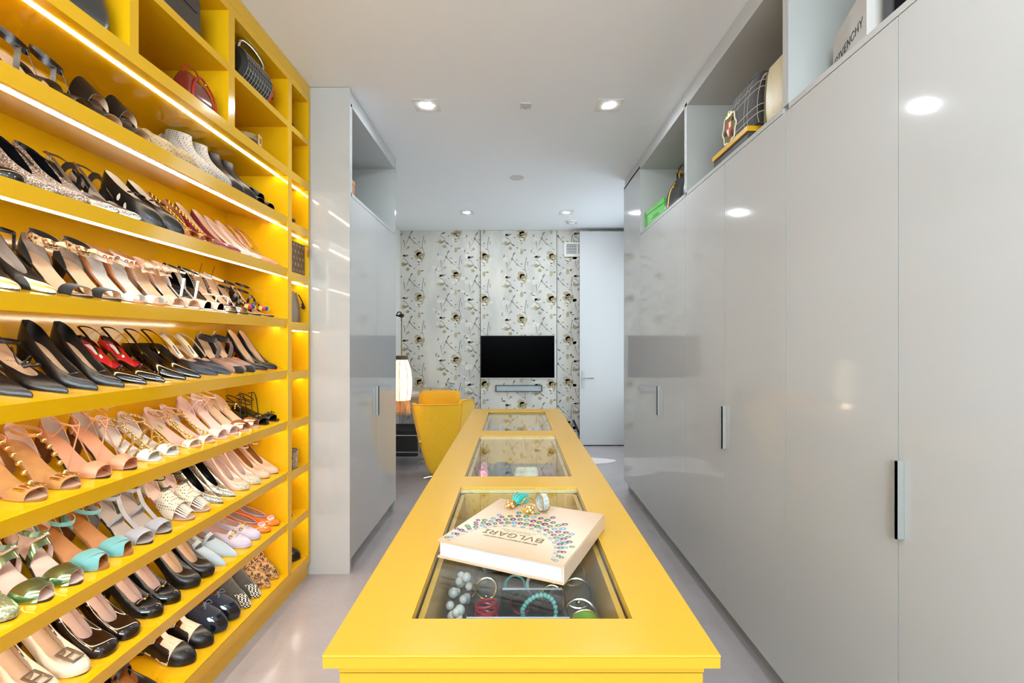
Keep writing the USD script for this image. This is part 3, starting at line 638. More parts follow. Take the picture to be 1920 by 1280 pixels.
    def laces(s, m, u0=.56, u1=.42, rows=4, h0=.05, h1=.075, w=.012, bow=True, r=.0012):
        ms = []
        for k in range(rows):
            f = k / (rows - 1); u = u0 + (u1 - u0) * f; z = float(s.z(u)) + h0 + (h1 - h0) * f
            ms.append(tube([s.pt(u, -w, z - .003), s.pt(u + .01, 0, z + .002), s.pt(u + .02, w, z - .003)], r, 5, 8))
        z = float(s.z(u1)) + h1
        if bow:
            for k in (1, -1):
                ms.append(tube([s.pt(u1, 0, z + .003), s.pt(u1 + .03, k * .016, z + .012), s.pt(u1 + .08, k * .024, z - .002), s.pt(u1 + .06, k * .008, z + .003), s.pt(u1, 0, z + .003)], r, 5, 22))
                ms.append(tube([s.pt(u1, 0, z + .003), s.pt(u1 + .05, k * .01, z - .002), s.pt(u1 + .13, k * .028, z - .022)], r, 5, 12))
        return s.add('lace', ms, m)
    def boot(s, m, lining, top=.12, toeh=.034, rx=.045, ry=.034, cu=.2, front=.10):
        """An ankle boot: the sheet runs from the sole's edge up to the collar."""
        n = 44; ph = np.arange(n) * 2 * math.pi / n; u = .5 + .5 * np.cos(ph); sg = np.sign(np.sin(ph)); B = s.pt(u, sg * s.w(u) * 1.01, s.z(u) + .0005)
        T = np.stack([(cu - 1) * s.L + rx * np.cos(ph), ry * np.sin(ph), s.plat + s.h + top + 0 * ph], -1); tw = np.clip(np.cos(ph), 0, 1)[:, None] ** 1.2
        C1 = B + np.array([0, 0, 1.0]) * (toeh * 1.5 * tw + .35 * (T - B)[:, 2:] * (1 - tw)) + np.stack([.004 * np.cos(ph), .006 * np.sin(ph), 0 * ph], -1)
        C2 = T.copy(); C2[:, 2] = T[:, 2] * .42 + B[:, 2] * .58; C2[:, 0] += tw[:, 0] * .012; C2[:, 2] = C2[:, 2] * (1 - tw[:, 0]) + (s.plat + s.h * .5 + .045) * tw[:, 0]
        t = np.linspace(0, 1, 16)[None, :, None]; P = B[:, None] * (1 - t) ** 3 + 3 * C1[:, None] * t * (1 - t) ** 2 + 3 * C2[:, None] * t * t * (1 - t) + T[:, None] * t ** 3
        s._P = s._two(P, m, lining, True, 'upper'); return s

def build(name, label, cat, s, loc, rot, group=None):
    t = thing(name, label, cat, loc, rot, group)
    for nm, mesh, m, lab, sm in s.parts: part(t, nm, mesh, m, lab, smooth=sm)
    return t
XT = -1.158
QUEUE = []
def pair(row, ya, yb, name, desc, cat, s, yaw=0.0, dx=0.0, words=('nearer', 'farther')):
    QUEUE.append([row, [ya, yb], name, desc, cat, s, yaw, dx, words])
def set_out_pairs():
    """Sets every pair out on its sloping shelf (row 0 = the top one), toes to the aisle, no shoe touching the next."""
    for row in range(8):
        items = sorted([(y, q, k) for q in QUEUE if q[0] == row for k, y in enumerate(q[1])], key=lambda e: e[0])
        y = np.array([e[0] for e in items]); w = np.array([e[1][5].W * 1.045 + .001 for e in items]); want = y.copy()
        for it in range(400):
            y += (want - y) * .02
            for i in range(len(y) - 1):
                lap = w[i] + w[i + 1] - (y[i + 1] - y[i])
                if lap > 0: y[i] -= lap / 2; y[i + 1] += lap / 2
            y = np.minimum(y, YE - .002 - w)
        for i in range(len(y) - 2, -1, -1): y[i] = min(y[i], y[i + 1] - w[i] - w[i + 1])
        for yy, (o, q, k) in zip(y, items): q[1][k] = float(yy)
    for row, ys, name, desc, cat, s, yaw, dx, words in QUEUE:
        r = random.Random(row * 1000 + int(ys[0] * 997)); out = None
        for y, wd in zip(ys, words):
            x = XT + dx - r.uniform(0, .006); z = SHELF_Z[row] + (XS - x) * TT + .0006
            loc = (x, y, z); rot = (0, TILT, yaw + r.uniform(-1, 1)); lab = desc + ', ' + wd + ' of its pair'
            if out is None: out = build(name, lab, cat, s, loc, rot, desc + ' pair')
            else: copy(out, lab, loc, rot)
def court(m, insole, lining, h=.085, toe='point', heel='stiletto', throat=.66, plat=0.0, sole=None, hm=None, W=.038, **k):
    s = Shoe(h, toe, W, plat=plat).sole(sole or sole_d, insole).pump(m, lining, throat, **k)
    return s.heel(heel, hm or m)
def sandal(m, insole, h=.085, toe='round', heel='stiletto', sole=None, hm=None, W=.038, plat=0.0, bands=(), lining=None, back=None, ank=None):
    s = Shoe(h, toe, W, plat=plat).sole(sole or sole_d, insole, edge=1.0)
    s.heel(heel, hm or m)
    for b in bands: s.band(m, *b, lining=lining)
    if back: s.counter(m, lining or insole, back)
    if ank is not None: s.ankle(m, lining=lining, **ank)
    return s

# ---- row 0 (top): black strappy, black mules, beige loafers, white perforated, black boots, black buckle sandals
s = sandal(blk, insole_n, .095, 'round', 'slim', bands=((.70, .88, .03),), ank=dict(z=.044, w=.014, tilt=34, rx=.046, ry=.032))
s.strap([s.sp(.62, 1), s.pt(.45, .012, float(s.z(.45)) + .06), s.apt(20)], blk, w=.012).strap([s.sp(.62, -1), s.pt(.45, -.012, float(s.z(.45)) + .06), s.apt(-20)], blk, w=.012)
pair(0, 1.235, 1.33, 'strappy_sandal', 'black strappy high sandal with crossed instep straps, top lit shelf', 'sandal', s)
s = Shoe(.06, 'round', .041).sole(sole_d, insole_n).heel('block', blk).band(blkmesh, .60, .84, .036, name='perforated_band', lining=insole_n).band(blk, .32, .62, .082, name='instep_band', lining=insole_n, twist=.1)
s.band(blk, .56, .62, .053, name='trim_band'); s.buckle(s.pt(.6, -.038, .032), gold, .016, .016, .002, (0, 90, 0)); s.add('heel_pad', s.plate(.0042, .0065, .85, .02, .3), insole_n)
pair(0, 1.44, 1.545, 'leather_mule', 'black leather mule with tall instep band and gold buckle', 'mule', s)
s = court(woven, insole_n, cream, .02, 'round', 'flat', .60, hb=.065, hs=.058, ht=.062, toeh=.034, W=.041, sole=sole_t)
s.band(woven, .50, .60, .062, name='saddle_strap')
pair(0, 1.655, 1.755, 'woven_loafer', 'beige woven leather loafer', 'loafer', s)
s = Shoe(.03, 'round', .042).sole(white, insole_w).boot(perf, white, .115, .035, .046, .031, .25); s.heel('flat', perf); s.strap([s.pt(.05, .03, .105), s.pt(-.04, 0, .125), s.pt(.05, -.03, .105)], white, w=.014, name='pull_strap')
pair(0, 1.87, 1.975, 'ankle_boot', 'white perforated leather ankle boot', 'boot', s)
s = Shoe(.055, 'almond', .04).sole(sole_d, insole_n).boot(blk, insole_n, .088, .03, .045, .034, .22); s.heel('block', blk); s.strap([s.pt(.17, .036, .09), s.pt(.36, .036, .075)], bsu, w=.02, name='elastic_gore')
pair(0, 2.07, 2.165, 'ankle_boot', 'smooth black leather ankle boot on the top lit shelf', 'boot', s)
s = sandal(bsu, insole_b, .03, 'round', 'flat', bands=((.66, .84, .036), (.36, .60, .072)), W=.042, lining=insole_b)
for a in ((.75, .034), (.49, .070)): s.buckle(s.pt(a[0], -.028, a[1] * .8 + float(s.z(a[0]))), gold, .018, .02, .0018, (35, 0, 0))
s.counter(bsu, insole_b, .05)
pair(0, 2.265, 2.36, 'buckle_sandal', 'black suede sandal with two broad buckled straps', 'sandal', s)

# ---- row 1
s = court(pat, insole_b, insole_b, .05, 'round', 'block', .62, W=.04)
pair(1, 1.055, 1.135, 'court_shoe', 'round-toed black patent shoe at near end of second lit shelf', 'shoe', s)
s = court(pyth, insole_b, insole_b, .08, 'almond', 'slim', .60, hb=.05, hs=.04, ht=.03); s.strap([s.pt(u, (.9 - .3 * (u > .5)) * float(s.w(u)), float(s.z(u)) + .044) for u in (.05, .3, .5)], blk, .0018, name='piping')
pair(1, 1.235, 1.32, 'court_shoe', 'brown and cream snakeskin court shoe', 'shoe', s)
s = Shoe(.085, 'point').sole(sole_d, insole_g).heel('stiletto', greymetal).vamp(greymetal, insole_g, .64, .40, .03).sling(greymetal, w=.008).band(blk, .30, .36, .055, name='instep_strap').cap(glit_s, .9, .55, 'glitter_toe')
s.buckle(s.pt(.16, -.032, float(s.z(.16)) + .04), silver); s.counter(insole_g, blk, .03, .25)
pair(1, 1.414, 1.50, 'slingback', 'pewter slingback with a glittering pointed toe', 'slingback', s)
s = Shoe(.085, 'almond', .04).sole(sole_d, insole_n).heel('block', blk).pump(blk, cream, .56, hb=.065, hs=.05, ht=.06, toeh=.03)
for k in (1, -1):
    for u in (.40, .54): s.add('cut_out', xf(ball((0, 0, 0), .014, 1, (1.0, .18, 1.25)), s.pt(u, k * float(s.w(u)) * 1.0, float(s.z(u)) + .028), rz=-8 * k), cream, 'cream oval side panel')
s.bow(s.pt(.50, 0, float(s.z(.5)) + .066), blk, .03).laces(blk, .54, .46, 2, .06, .066, .014, False)
pair(1, 1.60, 1.70, 'lace_up_shoe', 'black heeled lace-up with cream side panels and bow', 'shoe', s)
s = Shoe(.08, 'square', .039).sole(sole_t, insole_t).heel('block', tan).counter(tan, insole_t, .055, .4).band(tan, .74, .86, .026, lining=insole_t)
s.chain([s.pt(.12, -.024, float(s.z(.1)) + .055), s.pt(.45, -.012, float(s.z(.45)) + .055), s.pt(.78, 0, .03)], gold, .0055, .0017); s.chain([s.sp(.76, 1, .012), s.pt(.78, .0, .034), s.sp(.80, -1, .012)], gold, .006, .002, name='toe_chain')
pair(1, 1.785, 1.865, 'chain_sandal', 'tan sandal with a gold chain running up the instep', 'sandal', s)
s = Shoe(.088, 'point').sole(sole_t, insole_n).heel('stiletto', burg).pump(burg, insole_n, .68, hb=.055, hs=.026, ht=.024); s.add('heel_pad', s.plate(.0043, .0055, .8, .02, .22), insole_w, 'pale oval heel pad')
s.band(nudep, .66, .80, .024, name='toe_stripe')
pair(1, 1.945, 2.045, 'court_shoe', 'burgundy pointed court shoe with nude insole', 'shoe', s)
pair(1, 2.14, 2.215, 'court_shoe', 'blush pink pointed court shoe on the second lit shelf', 'shoe', court(blush, insole_n, insole_n, .085, 'point', throat=.66))
s = Shoe(.085, 'point').sole(sole_t, insole_n).heel('stiletto', peach).vamp(peach, insole_n, .66, .40, .028).sling(peach).counter(peach, insole_n, .03, .22)
pair(1, 2.298, 2.378, 'slingback', 'peach pointed slingback at far end of second lit shelf', 'slingback', s)

# ---- row 2
s = Shoe(.085, 'point').sole(sole_d, insole_g).heel('stiletto', blk).pump(quilt, insole_g, .60, hb=.06, hs=.03, ht=.028).cap(pale_gold, .75, .5, 'gold_toe_cap', 'polished gold toe cap').ankle(blk, .07, .006, tilt=5); s.strap([s.sp(.3, 1, .03), s.apt(70)], blk, w=.007); s.buckle(s.apt(-60), gold)
pair(2, 1.13, 1.22, 'cap_toe_pump', 'black quilted pump with gold toe cap and ankle strap', 'pump', s, yaw=-3)
s = sandal(bsu, insole_n, .09, 'round', 'slim', bands=((.74, .88, .024),), lining=insole_n, hm=blk); s.counter(bsu, insole_g, .05)
s.ankle(leo2, .062, .024, .10, .038, .03, 18, 'ankle_cuff', lining=bsu); s.strap([s.apt(-60, .0), s.apt(-20, -.004), s.apt(30, .0, 1.1), s.apt(60, -.004)], leo2, w=.02, name='scarf_wrap').bow(s.apt(-15, .006, 1.2), leo2, .032, 'scarf_bow', 60)
pair(2, 1.325, 1.42, 'scarf_sandal', 'nude-insole sandal tied with a leopard print ankle scarf', 'sandal', s, yaw=-3)
s = sandal(white, insole_w, .09, 'round', 'block', bands=((.80, .92, .022),), hm=tan, sole=tan); s.counter(tan, insole_w, .05); s.ankle(white, .055, .026, .10, .038, .031, 16, 'ankle_cuff', lining=insole_t)
for d in (-70, -35, -10, 35): s.add('eyelet', xf(ring((0, 0, 0), .004, .0012, 12), s.apt(d, .004, 1.1), rx=90, rz=d + 90), mat('copper', '#b97848', .25, 1.0))
s.strap([s.apt(-70, .004, 1.12), s.apt(-40, .0, 1.14), s.apt(-10, .004, 1.12)], tan, .0012, 'cord'); s.bow(s.apt(0, -.004, 1.15), tan, .02, 'cord_bow', 70)
pair(2, 1.515, 1.59, 'cuff_sandal', 'white ankle-cuff sandal with copper eyelets and tan cord', 'sandal', s)
s = sandal(floralc, insole_n, .09, 'round', 'block', bands=((.72, .90, .026),), sole=white, hm=nude); s.counter(nude, insole_n, .04); s.ankle(floralc, .055, .016, tilt=14); s.bow(s.apt(0, .0, 1.1), floralc, .036, tilt=50).bow(s.apt(-30, -.02, 1.2), nude, .03, 'ribbon_bow', 55)
pair(2, 1.70, 1.785, 'bow_sandal', 'peach floral sandal with large fabric ankle bow', 'sandal', s)
s = sandal(nudep, insole_b, .088, 'almond', 'block', bands=((.68, .90, .028),), lining=insole_b, sole=white, hm=blk); s.counter(white, insole_b, .055, .3); s.ankle(white, .06, .008, tilt=12, lining=insole_b); s.strap([s.sp(.35, 1, .01), s.pt(.4, 0, float(s.z(.4)) + .058), s.sp(.5, -1, .006)], white, w=.009); s.buckle(s.apt(-50), gold, .014, .016)
pair(2, 1.865, 1.945, 'peep_toe_sandal', 'white strapped peep-toe sandal with black lining', 'sandal', s)
s = sandal(greymetal, insole_n, .085, 'round', 'slim', bands=((.78, .90, .022),), hm=nude); s.counter(pyth, insole_n, .055); s.ankle(white, .06, .006); s.strap([s.sp(.66, 1), s.pt(.55, 0, .052), s.sp(.36, -1)], white, w=.007).strap([s.sp(.66, -1), s.pt(.55, 0, .05), s.sp(.36, 1)], white, w=.007).strap([s.apt(-90), s.apt(-80, .05, 1.2)], blk, .001, 'loose_lace')
pair(2, 2.02, 2.095, 'strappy_sandal', 'grey and white crossed-strap sandal with snakeskin heel cup', 'sandal', s)
s = sandal(blk, insole_n, .06, 'round', 'slim', sole=sole_d, bands=((.45, .50, .05), (.56, .61, .04)), ank=dict(z=.05, w=.006)); s.ankle(blk, .075, .006, name='upper_ankle_strap'); s.tstrap(pale_gold, .6, .045, .006); s.counter(blk, insole_n, .05)
for k, (du, dy) in enumerate(((.80, -.022), (.82, -.004), (.80, .016), (.72, -.012), (.72, .01), (.76, .026), (.76, -.028), (.70, 0))): s.add('pompom', ball(s.pt(du, dy, .028 + .004 * (k % 2)), .0105, 2), mats_pom[k % 4])
s.chain([s.sp(.7, 1), s.pt(.95, 0, .006), s.sp(.7, -1)], pale_gold, .004, .001)
pair(2, 2.205, 2.325, 'pompom_sandal', 'black gladiator sandal with bright pompoms on the toe', 'sandal', s)

# ---- row 3
s = court(blk, insole_n, insole_n, .07, 'point', 'slim', .62, hb=.05, hs=.012, ht=.024, toeh=.026); s.ankle(blk, .05, .007, tilt=-6); s.strap([s.pt(.42, .02, float(s.z(.4)) + .035), s.pt(.52, 0, float(s.z(.5)) + .055), s.pt(.5, -.018, float(s.z(.5)) + .035), s.apt(-20, -.01)], blk, .002, 'tie_cord'); s.bow(s.pt(.56, 0, .05), blk, .024, 'tie_bow', 40)
for k in range(6): s.add('stud', ball(s.pt(.40 + .025 * k, -.024 + .004 * k, float(s.z(.45)) + .034), .0026, 1), silver)
pair(3, 1.165, 1.258, 'ankle_tie_pump', 'black leather pointed pump with studded ankle tie', 'pump', s)
s = court(blk, insole_n, blk, .095, 'point', 'slim', .66, hb=.058, hs=.032, ht=.03, toeh=.028); s.strap([s.pt(.66, .022, .03), s.pt(.69, .004, .033), s.pt(.68, -.022, .028)], blk, .005, 'knot', w=None)
pair(3, 1.342, 1.433, 'pointed_pump', 'plain black leather pump with a knotted pointed toe', 'pump', s)
s = Shoe(.09, 'point').sole(sole_d, insole_r).heel('stiletto', pat).vamp(pat, insole_r, .62, .40, .028).sling(pat, w=.006).strap([s.sp(.52, 1, .01), s.pt(.62, 0, .042), s.sp(.6, -1, .01)], pat, w=.006).counter(insole_r, pat, .02, .25)
s.add('label_strip', s.plate(.0043, .005, .35, .12, .30), insole_w, 'pale strip on the insole')
pair(3, 1.525, 1.60, 'slingback', 'black pointed slingback with a red insole', 'slingback', s)
s = Shoe(.075, 'point').sole(sole_d, insole_n).heel('slim', pat).pump(pat, insole_b, .60, hb=.008, hs=.034, ht=.03, vs=.5).sling(pat, .40, .06, .006, .03)
for k in range(9): s.add('stud', ball(s.pt(.42 + .045 * k, -float(s.w(.42 + .045 * k)) * 1.0, float(s.z(.42 + .045 * k)) + .012), .0028, 1), pale_gold)
pair(3, 1.705, 1.785, 'slingback', 'black patent slingback edged with gold studs', 'slingback', s)
s = Shoe(.07, 'point').sole(sole_t, insole_n).heel('kitten', navy).vamp(navy, insole_n, .60, .40, .032).sling(ribbon_c, .46, .05, .015, .024)
s.strap([s.sp(.42, -1, .026), s.pt(.3, -.034, float(s.z(.3)) + .042)], mat('ribbon_print', '#4d453c', .6), w=.003, name='ribbon_print')
pair(3, 1.89, 1.97, 'slingback', 'navy pointed slingback with a broad cream ribbon strap', 'slingback', s)
s = Shoe(.075, 'round', .039).sole(sole_d, insole_n).heel('block', bsu).vamp(meshb, insole_n, .60, .42, .034).cap(bsu, .8, .4, 'suede_toe').ankle(bsu, .06, .018, .08, .034, .029, 4, 'ankle_cuff'); s.strap([s.apt(30), s.pt(.46, 0, float(s.z(.46)) + .055), s.sp(.52, -1)], mat('taupe_suede', '#5d4c48', .9, sheen=.4), w=.016).strap([s.apt(-150, .0), s.apt(170, .022)], white, w=.006, name='pull_tab'); s.counter(bsu, insole_n, .05)
pair(3, 2.07, 2.15, 'block_heel_shoe', 'black suede ankle-strap shoe with sheer brown vamp and white tab', 'shoe', s)
pair(3, 2.265, 2.355, 'court_shoe', 'black almond-toed court shoe with pale insole and red sole', 'shoe', court(blk, insole_n, insole_n, .095, 'almond', 'stiletto', .70, sole=sole_r, hb=.055, hs=.028, ht=.022))

# ---- row 4
s = sandal(tansu, tansu, .08, 'round', 'block', bands=((.72, .90, .024),), sole=sole_t, hm=tansu); s.counter(tansu, insole_p, .05, .34); s.ankle(tansu, .06, .009, tilt=4)
for f in np.linspace(0, 1, 6):
    a, b = s.pt(.8, 0, .034), s.apt(0, 0, 1.0); q = a * (1 - f) + b * f; q[2] += .010 * math.sin(f * math.pi); s.add('gold_bead', ball(q, .0075 - .001 * f, 2), pale_gold)
for k in range(5): s.add('gold_bar', xf(box(-.012, -.003, -.002, .012, .003, .002, .001), s.pt(.81, .026 - .013 * k, .03 - .0012 * (k - 2) ** 2), rz=8), pale_gold)
pair(4, 1.19, 1.285, 't_strap_sandal', 'tan suede T-strap sandal with large gold beads', 'sandal', s, yaw=-2)
s = sandal(peach, peach, .085, 'round', 'block', bands=((.74, .92, .03),), sole=sole_d, hm=wood); s.counter(tan, insole_g, .058, .3); s.ankle(peach, .075, .005, tilt=18, rx=.042); s.strap([s.sp(.28, 1, .03), s.apt(30, .0), s.sp(.6, -1, .01)], peach, .002).strap([s.sp(.28, -1, .03), s.apt(-30, .0), s.sp(.6, 1, .01)], peach, .002)
pair(4, 1.385, 1.478, 'ankle_strap_sandal', 'peach tan leather sandal with crossed thin ankle straps', 'sandal', s, yaw=-2)
s = sandal(white, insole_w, .06, 'round', 'slim', bands=((.76, .90, .024),), hm=pale_gold, sole=insole_w); s.counter(white, insole_p, .045); s.ankle(white, .05, .006)
for u, h in ((.86, .028), (.72, .034), (.6, .042), (.48, .05)): s.chain([s.sp(u, 1, .006), s.pt(u - .01, .018, float(s.z(u)) + h * .85), s.pt(u, 0, float(s.z(u)) + h), s.pt(u + .01, -.018, float(s.z(u)) + h * .85), s.sp(u, -1, .006)], pale_gold, .0042, .0015)
s.chain([s.apt(a) for a in range(-180, 181, 30)], pale_gold, .0042, .0014, name='ankle_chain').chain([s.pt(.8, 0, .032), s.pt(.5, 0, float(s.z(.5)) + .056), s.apt(0)], pale_gold, .0042, .0014)
pair(4, 1.585, 1.668, 'chain_sandal', 'white sandal laced with many gold chains', 'sandal', s)
s = sandal(cream, insole_p, .06, 'round', 'slim', bands=((.80, .90, .022),), hm=nude, sole=pale_gold); s.counter(insole_p, insole_p, .045); s.ankle(nude, .048, .005); s.chain([s.pt(.84, 0, .03), s.pt(.6, 0, float(s.z(.6)) + .046), s.apt(0)], pale_gold, .006, .002).chain([s.sp(.8, 1, .01), s.pt(.82, 0, .032), s.sp(.84, -1, .01)], pale_gold, .006, .002).chain([s.apt(a) for a in range(-100, 101, 25)], pale_gold, .005, .0016, name='ankle_chain')
s.add('price_sticker', xf(box(-.012, -.004, 0, .012, .004, .0006), s.pt(.3, .0, float(s.z(.3)) + .0046), ry=22), mat('green_sticker', '#7fc653', .5), 'small green sticker on the insole')
pair(4, 1.785, 1.862, 'chain_sandal', 'nude T-bar sandal with chunky gold chain and gold sole', 'sandal', s)
s = sandal(blush, blush, .08, 'round', 'slim', bands=((.72, .90, .03),), sole=nude); s.counter(blush, insole_p, .05); s.ankle(blush, .08, .005, rx=.04, tilt=10); s.strap([s.sp(.3, 1, .025), s.apt(40)], blush, .002).strap([s.sp(.3, -1, .025), s.apt(-40)], blush, .002)
pair(4, 1.95, 2.03, 'ankle_strap_sandal', 'pale pink sandal with a thin looped ankle strap', 'sandal', s)
s = sandal(rosegold, insole_n, .07, 'round', 'slim', bands=((.70, .88, .028), (.74, .92, .032)), sole=nude, hm=rosegold); s.counter(nude, insole_n, .04)
s.beads([s.pt(.5, -.02, float(s.z(.5)) + .05), s.pt(.45, 0, float(s.z(.45)) + .06), s.pt(.5, .02, float(s.z(.5)) + .05)], pale_gold, .0035, 7)
pair(4, 2.115, 2.175, 'metallic_sandal', 'rose gold metallic sandal with beaded instep strap', 'sandal', s)
s = sandal(blk, insole_b, .03, 'square', 'flat', bands=((.72, .88, .022),)); s.ankle(blk, .045, .004, rx=.036); s.ankle(blk, .07, .004, rx=.038, tilt=16, name='upper_ankle_strap'); s.strap([s.sp(.5, 1), s.apt(30, .03), s.apt(-60, .03)], blk, .002).strap([s.sp(.5, -1), s.apt(-30, .03), s.apt(60, .03)], blk, .002); s.bow(s.pt(.8, 0, .03), blk, .03, 'leather_bow', 10, silver)
pair(4, 2.275, 2.372, 'bow_sandal', 'flat black sandal with thin ankle straps and leather bow', 'sandal', s)

# ---- row 5
s = court(sage, insole_n, insole_n, .06, 'round', 'block', .64, W=.04)
pair(5, 1.04, 1.125, 'court_shoe', 'sage green glitter round-toed shoe at near end of its shelf', 'shoe', s)
s = sandal(mint, insole_p, .085, 'round', 'block', bands=((.70, .86, .032, .04), (.72, .90, .028, -.04)), sole=sole_d, hm=wood, lining=insole_p); s.counter(insole_p, insole_p, .05); s.ankle(mint, .055, .014, .10, .042, .032, 10, lining=insole_p)
s.strap([s.sp(.3, 1, .02), s.pt(.42, .015, float(s.z(.4)) + .06), s.apt(-10, .0)], insole_p, w=.013).strap([s.sp(.3, -1, .02), s.pt(.42, -.015, float(s.z(.4)) + .06), s.apt(10, .0)], insole_p, w=.013); s.band(mint, .40, .47, .05, name='instep_strap', lining=insole_p)
pair(5, 1.205, 1.29, 'metallic_sandal', 'mint green metallic sandal with crossed broad straps', 'sandal', s, yaw=-2)
s = sandal(aqua, insole_t, .07, 'round', 'block', bands=((.70, .84, .034, .05), (.74, .90, .03, -.05)), sole=sole_t, hm=wood, lining=insole_t); s.counter(aqua, insole_t, .05, .26); s.ankle(aqua, .062, .011, .10, .042, .032, 8, lining=insole_t); s.add('heel_patch', xf(box(-.02, -.012, 0, .02, .012, .0006), s.pt(.14, 0, float(s.z(.14)) + .0046), ry=14), insole_t)
s.buckle(s.apt(80), silver)
pair(5, 1.375, 1.465, 'ankle_strap_sandal', 'aqua blue suede sandal with ankle strap and tan insole', 'sandal', s)
s = sandal(greysu, insole_g, .085, 'round', 'block', bands=((.72, .90, .03, .03),), lining=insole_g, hm=greysu); s.counter(greysu, insole_g, .055); s.ankle(greysu, .06, .012, tilt=10); s.tstrap(greysu, .74, .034, .016); s.strap([s.sp(.42, 1), s.pt(.5, 0, float(s.z(.5)) + .05), s.sp(.42, -1)], greysu, w=.012)
pair(5, 1.548, 1.632, 't_strap_sandal', 'pale grey suede T-strap sandal', 'sandal', s)
s = sandal(laser, insole_p, .085, 'round', 'slim', bands=(), sole=sole_t, hm=laser)
s.band(laser, .44, .76, .050, lining=insole_p, name='laser_cut_vamp').counter(laser, insole_p, .055).ankle(blk, .06, .004)
for k in range(11): s.strap([s.pt(.72, -.032 + .0064 * k, .048 - .9 * (-.032 + .0064 * k) ** 2 * 20), s.pt(.84, -.030 + .006 * k, .036 - (-.03 + .006 * k) ** 2 * 16), s.pt(.93, -.024 + .0048 * k, .026 - (-.024 + .0048 * k) ** 2 * 20)], offw, w=.0042, name='fringe', k=6)
s.bow(s.pt(.46, 0, float(s.z(.46)) + .06), blk, .022, 'lace_bow', 40)
pair(5, 1.752, 1.838, 'fringed_sandal', 'white laser-cut fringed shoe with black lace bow', 'sandal', s)
s = court(glit, insole_b, insole_b, .095, 'point', 'slim', .64, hb=.055, hs=.03, ht=.026, hm=glit); s.add('centre_seam', s.plate(.0043, .0049, .05, .05, .6), silver)
pair(5, 1.93, 2.008, 'pointed_pump', 'silver glitter pointed pump with black lining', 'pump', s)
s = Shoe(.088, 'round').sole(sole_t, insole_p).heel('stiletto', nude).pump(nudep, insole_p, .66, hb=.008, hs=.034, ht=.026, vs=.5).sling(nude, .42, .055, .006, .03).cap(snake_w, .7, .5, 'textured_toe'); s.buckle(s.pt(.12, -.03, float(s.z(.1)) + .05), pale_gold)
pair(5, 2.105, 2.195, 'slingback', 'nude round-toed slingback with textured toe', 'slingback', s)
s = court(nude, insole_t, insole_t, .08, 'round', 'slim', .62, hb=.05, hs=.03, ht=.026); s.ankle(nude, .065, .006, tilt=2, rx=.04); s.buckle(s.apt(-60), pale_gold)
pair(5, 2.29, 2.365, 'ankle_strap_pump', 'nude round-toed pump with a thin ankle strap', 'pump', s)

# ---- row 6
s = court(cream, insole_n, insole_n, .09, 'round', 'slim', .66, W=.04, hm=brownpat); s.strap([s.pt(u, float(s.w(u)) * .95, float(s.z(u)) + .02) for u in (.05, .25, .45, .6)], brownpat, w=.016, name='side_panel').buckle(s.pt(.74, 0, .036), greymetal, .05, .03, .0035, (0, 8, 0))
pair(6, 1.225, 1.318, 'court_shoe', 'cream round-toed pump with a big rectangular buckle', 'shoe', s)
s = court(brownpat, insole_p, insole_p, .09, 'square', 'stiletto', .66, W=.038, hb=.055, hs=.03, ht=.03, toeh=.03)
for k in range(11):
    u = .06 + .056 * k
    for sd in (1, -1): s.add('whip_stitch', xf(ball((0, 0, 0), .0042, 1, (1.5, .5, .55)), s.pt(u, sd * float(s.w(u)) * .97, float(s.z(u)) + pch(np.array([u / .66]), [0, .45, 1], [.05, .026, .026])[0]), rz=-10 * sd), cream)
pair(6, 1.398, 1.478, 'court_shoe', 'dark brown patent pump with cream whipstitched edge', 'shoe', s)
s = court(emb, insole_p, insole_p, .085, 'round', 'block', .66, W=.039, hb=.055, hs=.032, ht=.028, toeh=.03).cap(pat, .8, .55, 'patent_toe').bow(s.pt(.70, 0, .038), pat, .03, 'bow', 12, gold)
pair(6, 1.592, 1.672, 'court_shoe', 'embossed black leather pump with a patent bow', 'shoe', s)
s = court(blk, insole_n, insole_n, .095, 'round', 'stiletto', .66, plat=.012, W=.039, sole=blk, hb=.055, hs=.03, ht=.028, toeh=.028)
pair(6, 1.778, 1.858, 'platform_pump', 'smooth black leather platform pump with stiletto heel', 'pump', s)
s = Shoe(.04, 'point', .039).sole(paleb, insole_g).heel('kitten', paleb).vamp(paleblue, paleb, .56, .40, .045, .03).sling(paleb, .44, .045, .009, .03).band(paleb, .46, .51, .052, name='instep_strap')
s.bow(s.pt(.48, -.014, float(s.z(.46)) + .05), paleb, .015, 'side_tab', 0)
pair(6, 1.94, 2.02, 'mesh_slingback', 'pale blue mesh pointed slingback', 'slingback', s)
s = court(lilac, insole_p, insole_p, .015, 'round', 'flat', .58, W=.04, hb=.05, hs=.036, ht=.036, toeh=.032, sole=sole_t); s.band(lilac, .56, .72, .038, name='tongue', wk=.7)
s.chain([s.pt(.62, .03, .034), s.pt(.64, 0, .052), s.pt(.66, -.03, .034)], pale_gold, .008, .0022, 5)
pair(6, 2.13, 2.222, 'chain_loafer', 'lilac leather loafer with gold chain', 'loafer', s)
s = court(orange, insole_g, insole_g, .01, 'round', 'flat', .70, W=.039, hb=.045, hs=.026, ht=.02, toeh=.022); s.add('toe_ornament', xf(ball((0, 0, 0), .02, 2, (.8, 1.1, .3)), s.pt(.80, 0, .026), ry=12), white, 'white framed toe ornament'); s.add('ornament_inlay', xf(box(-.008, -.018, 0, .008, .018, .0025, .001), s.pt(.80, 0, .0305), ry=12), pink)
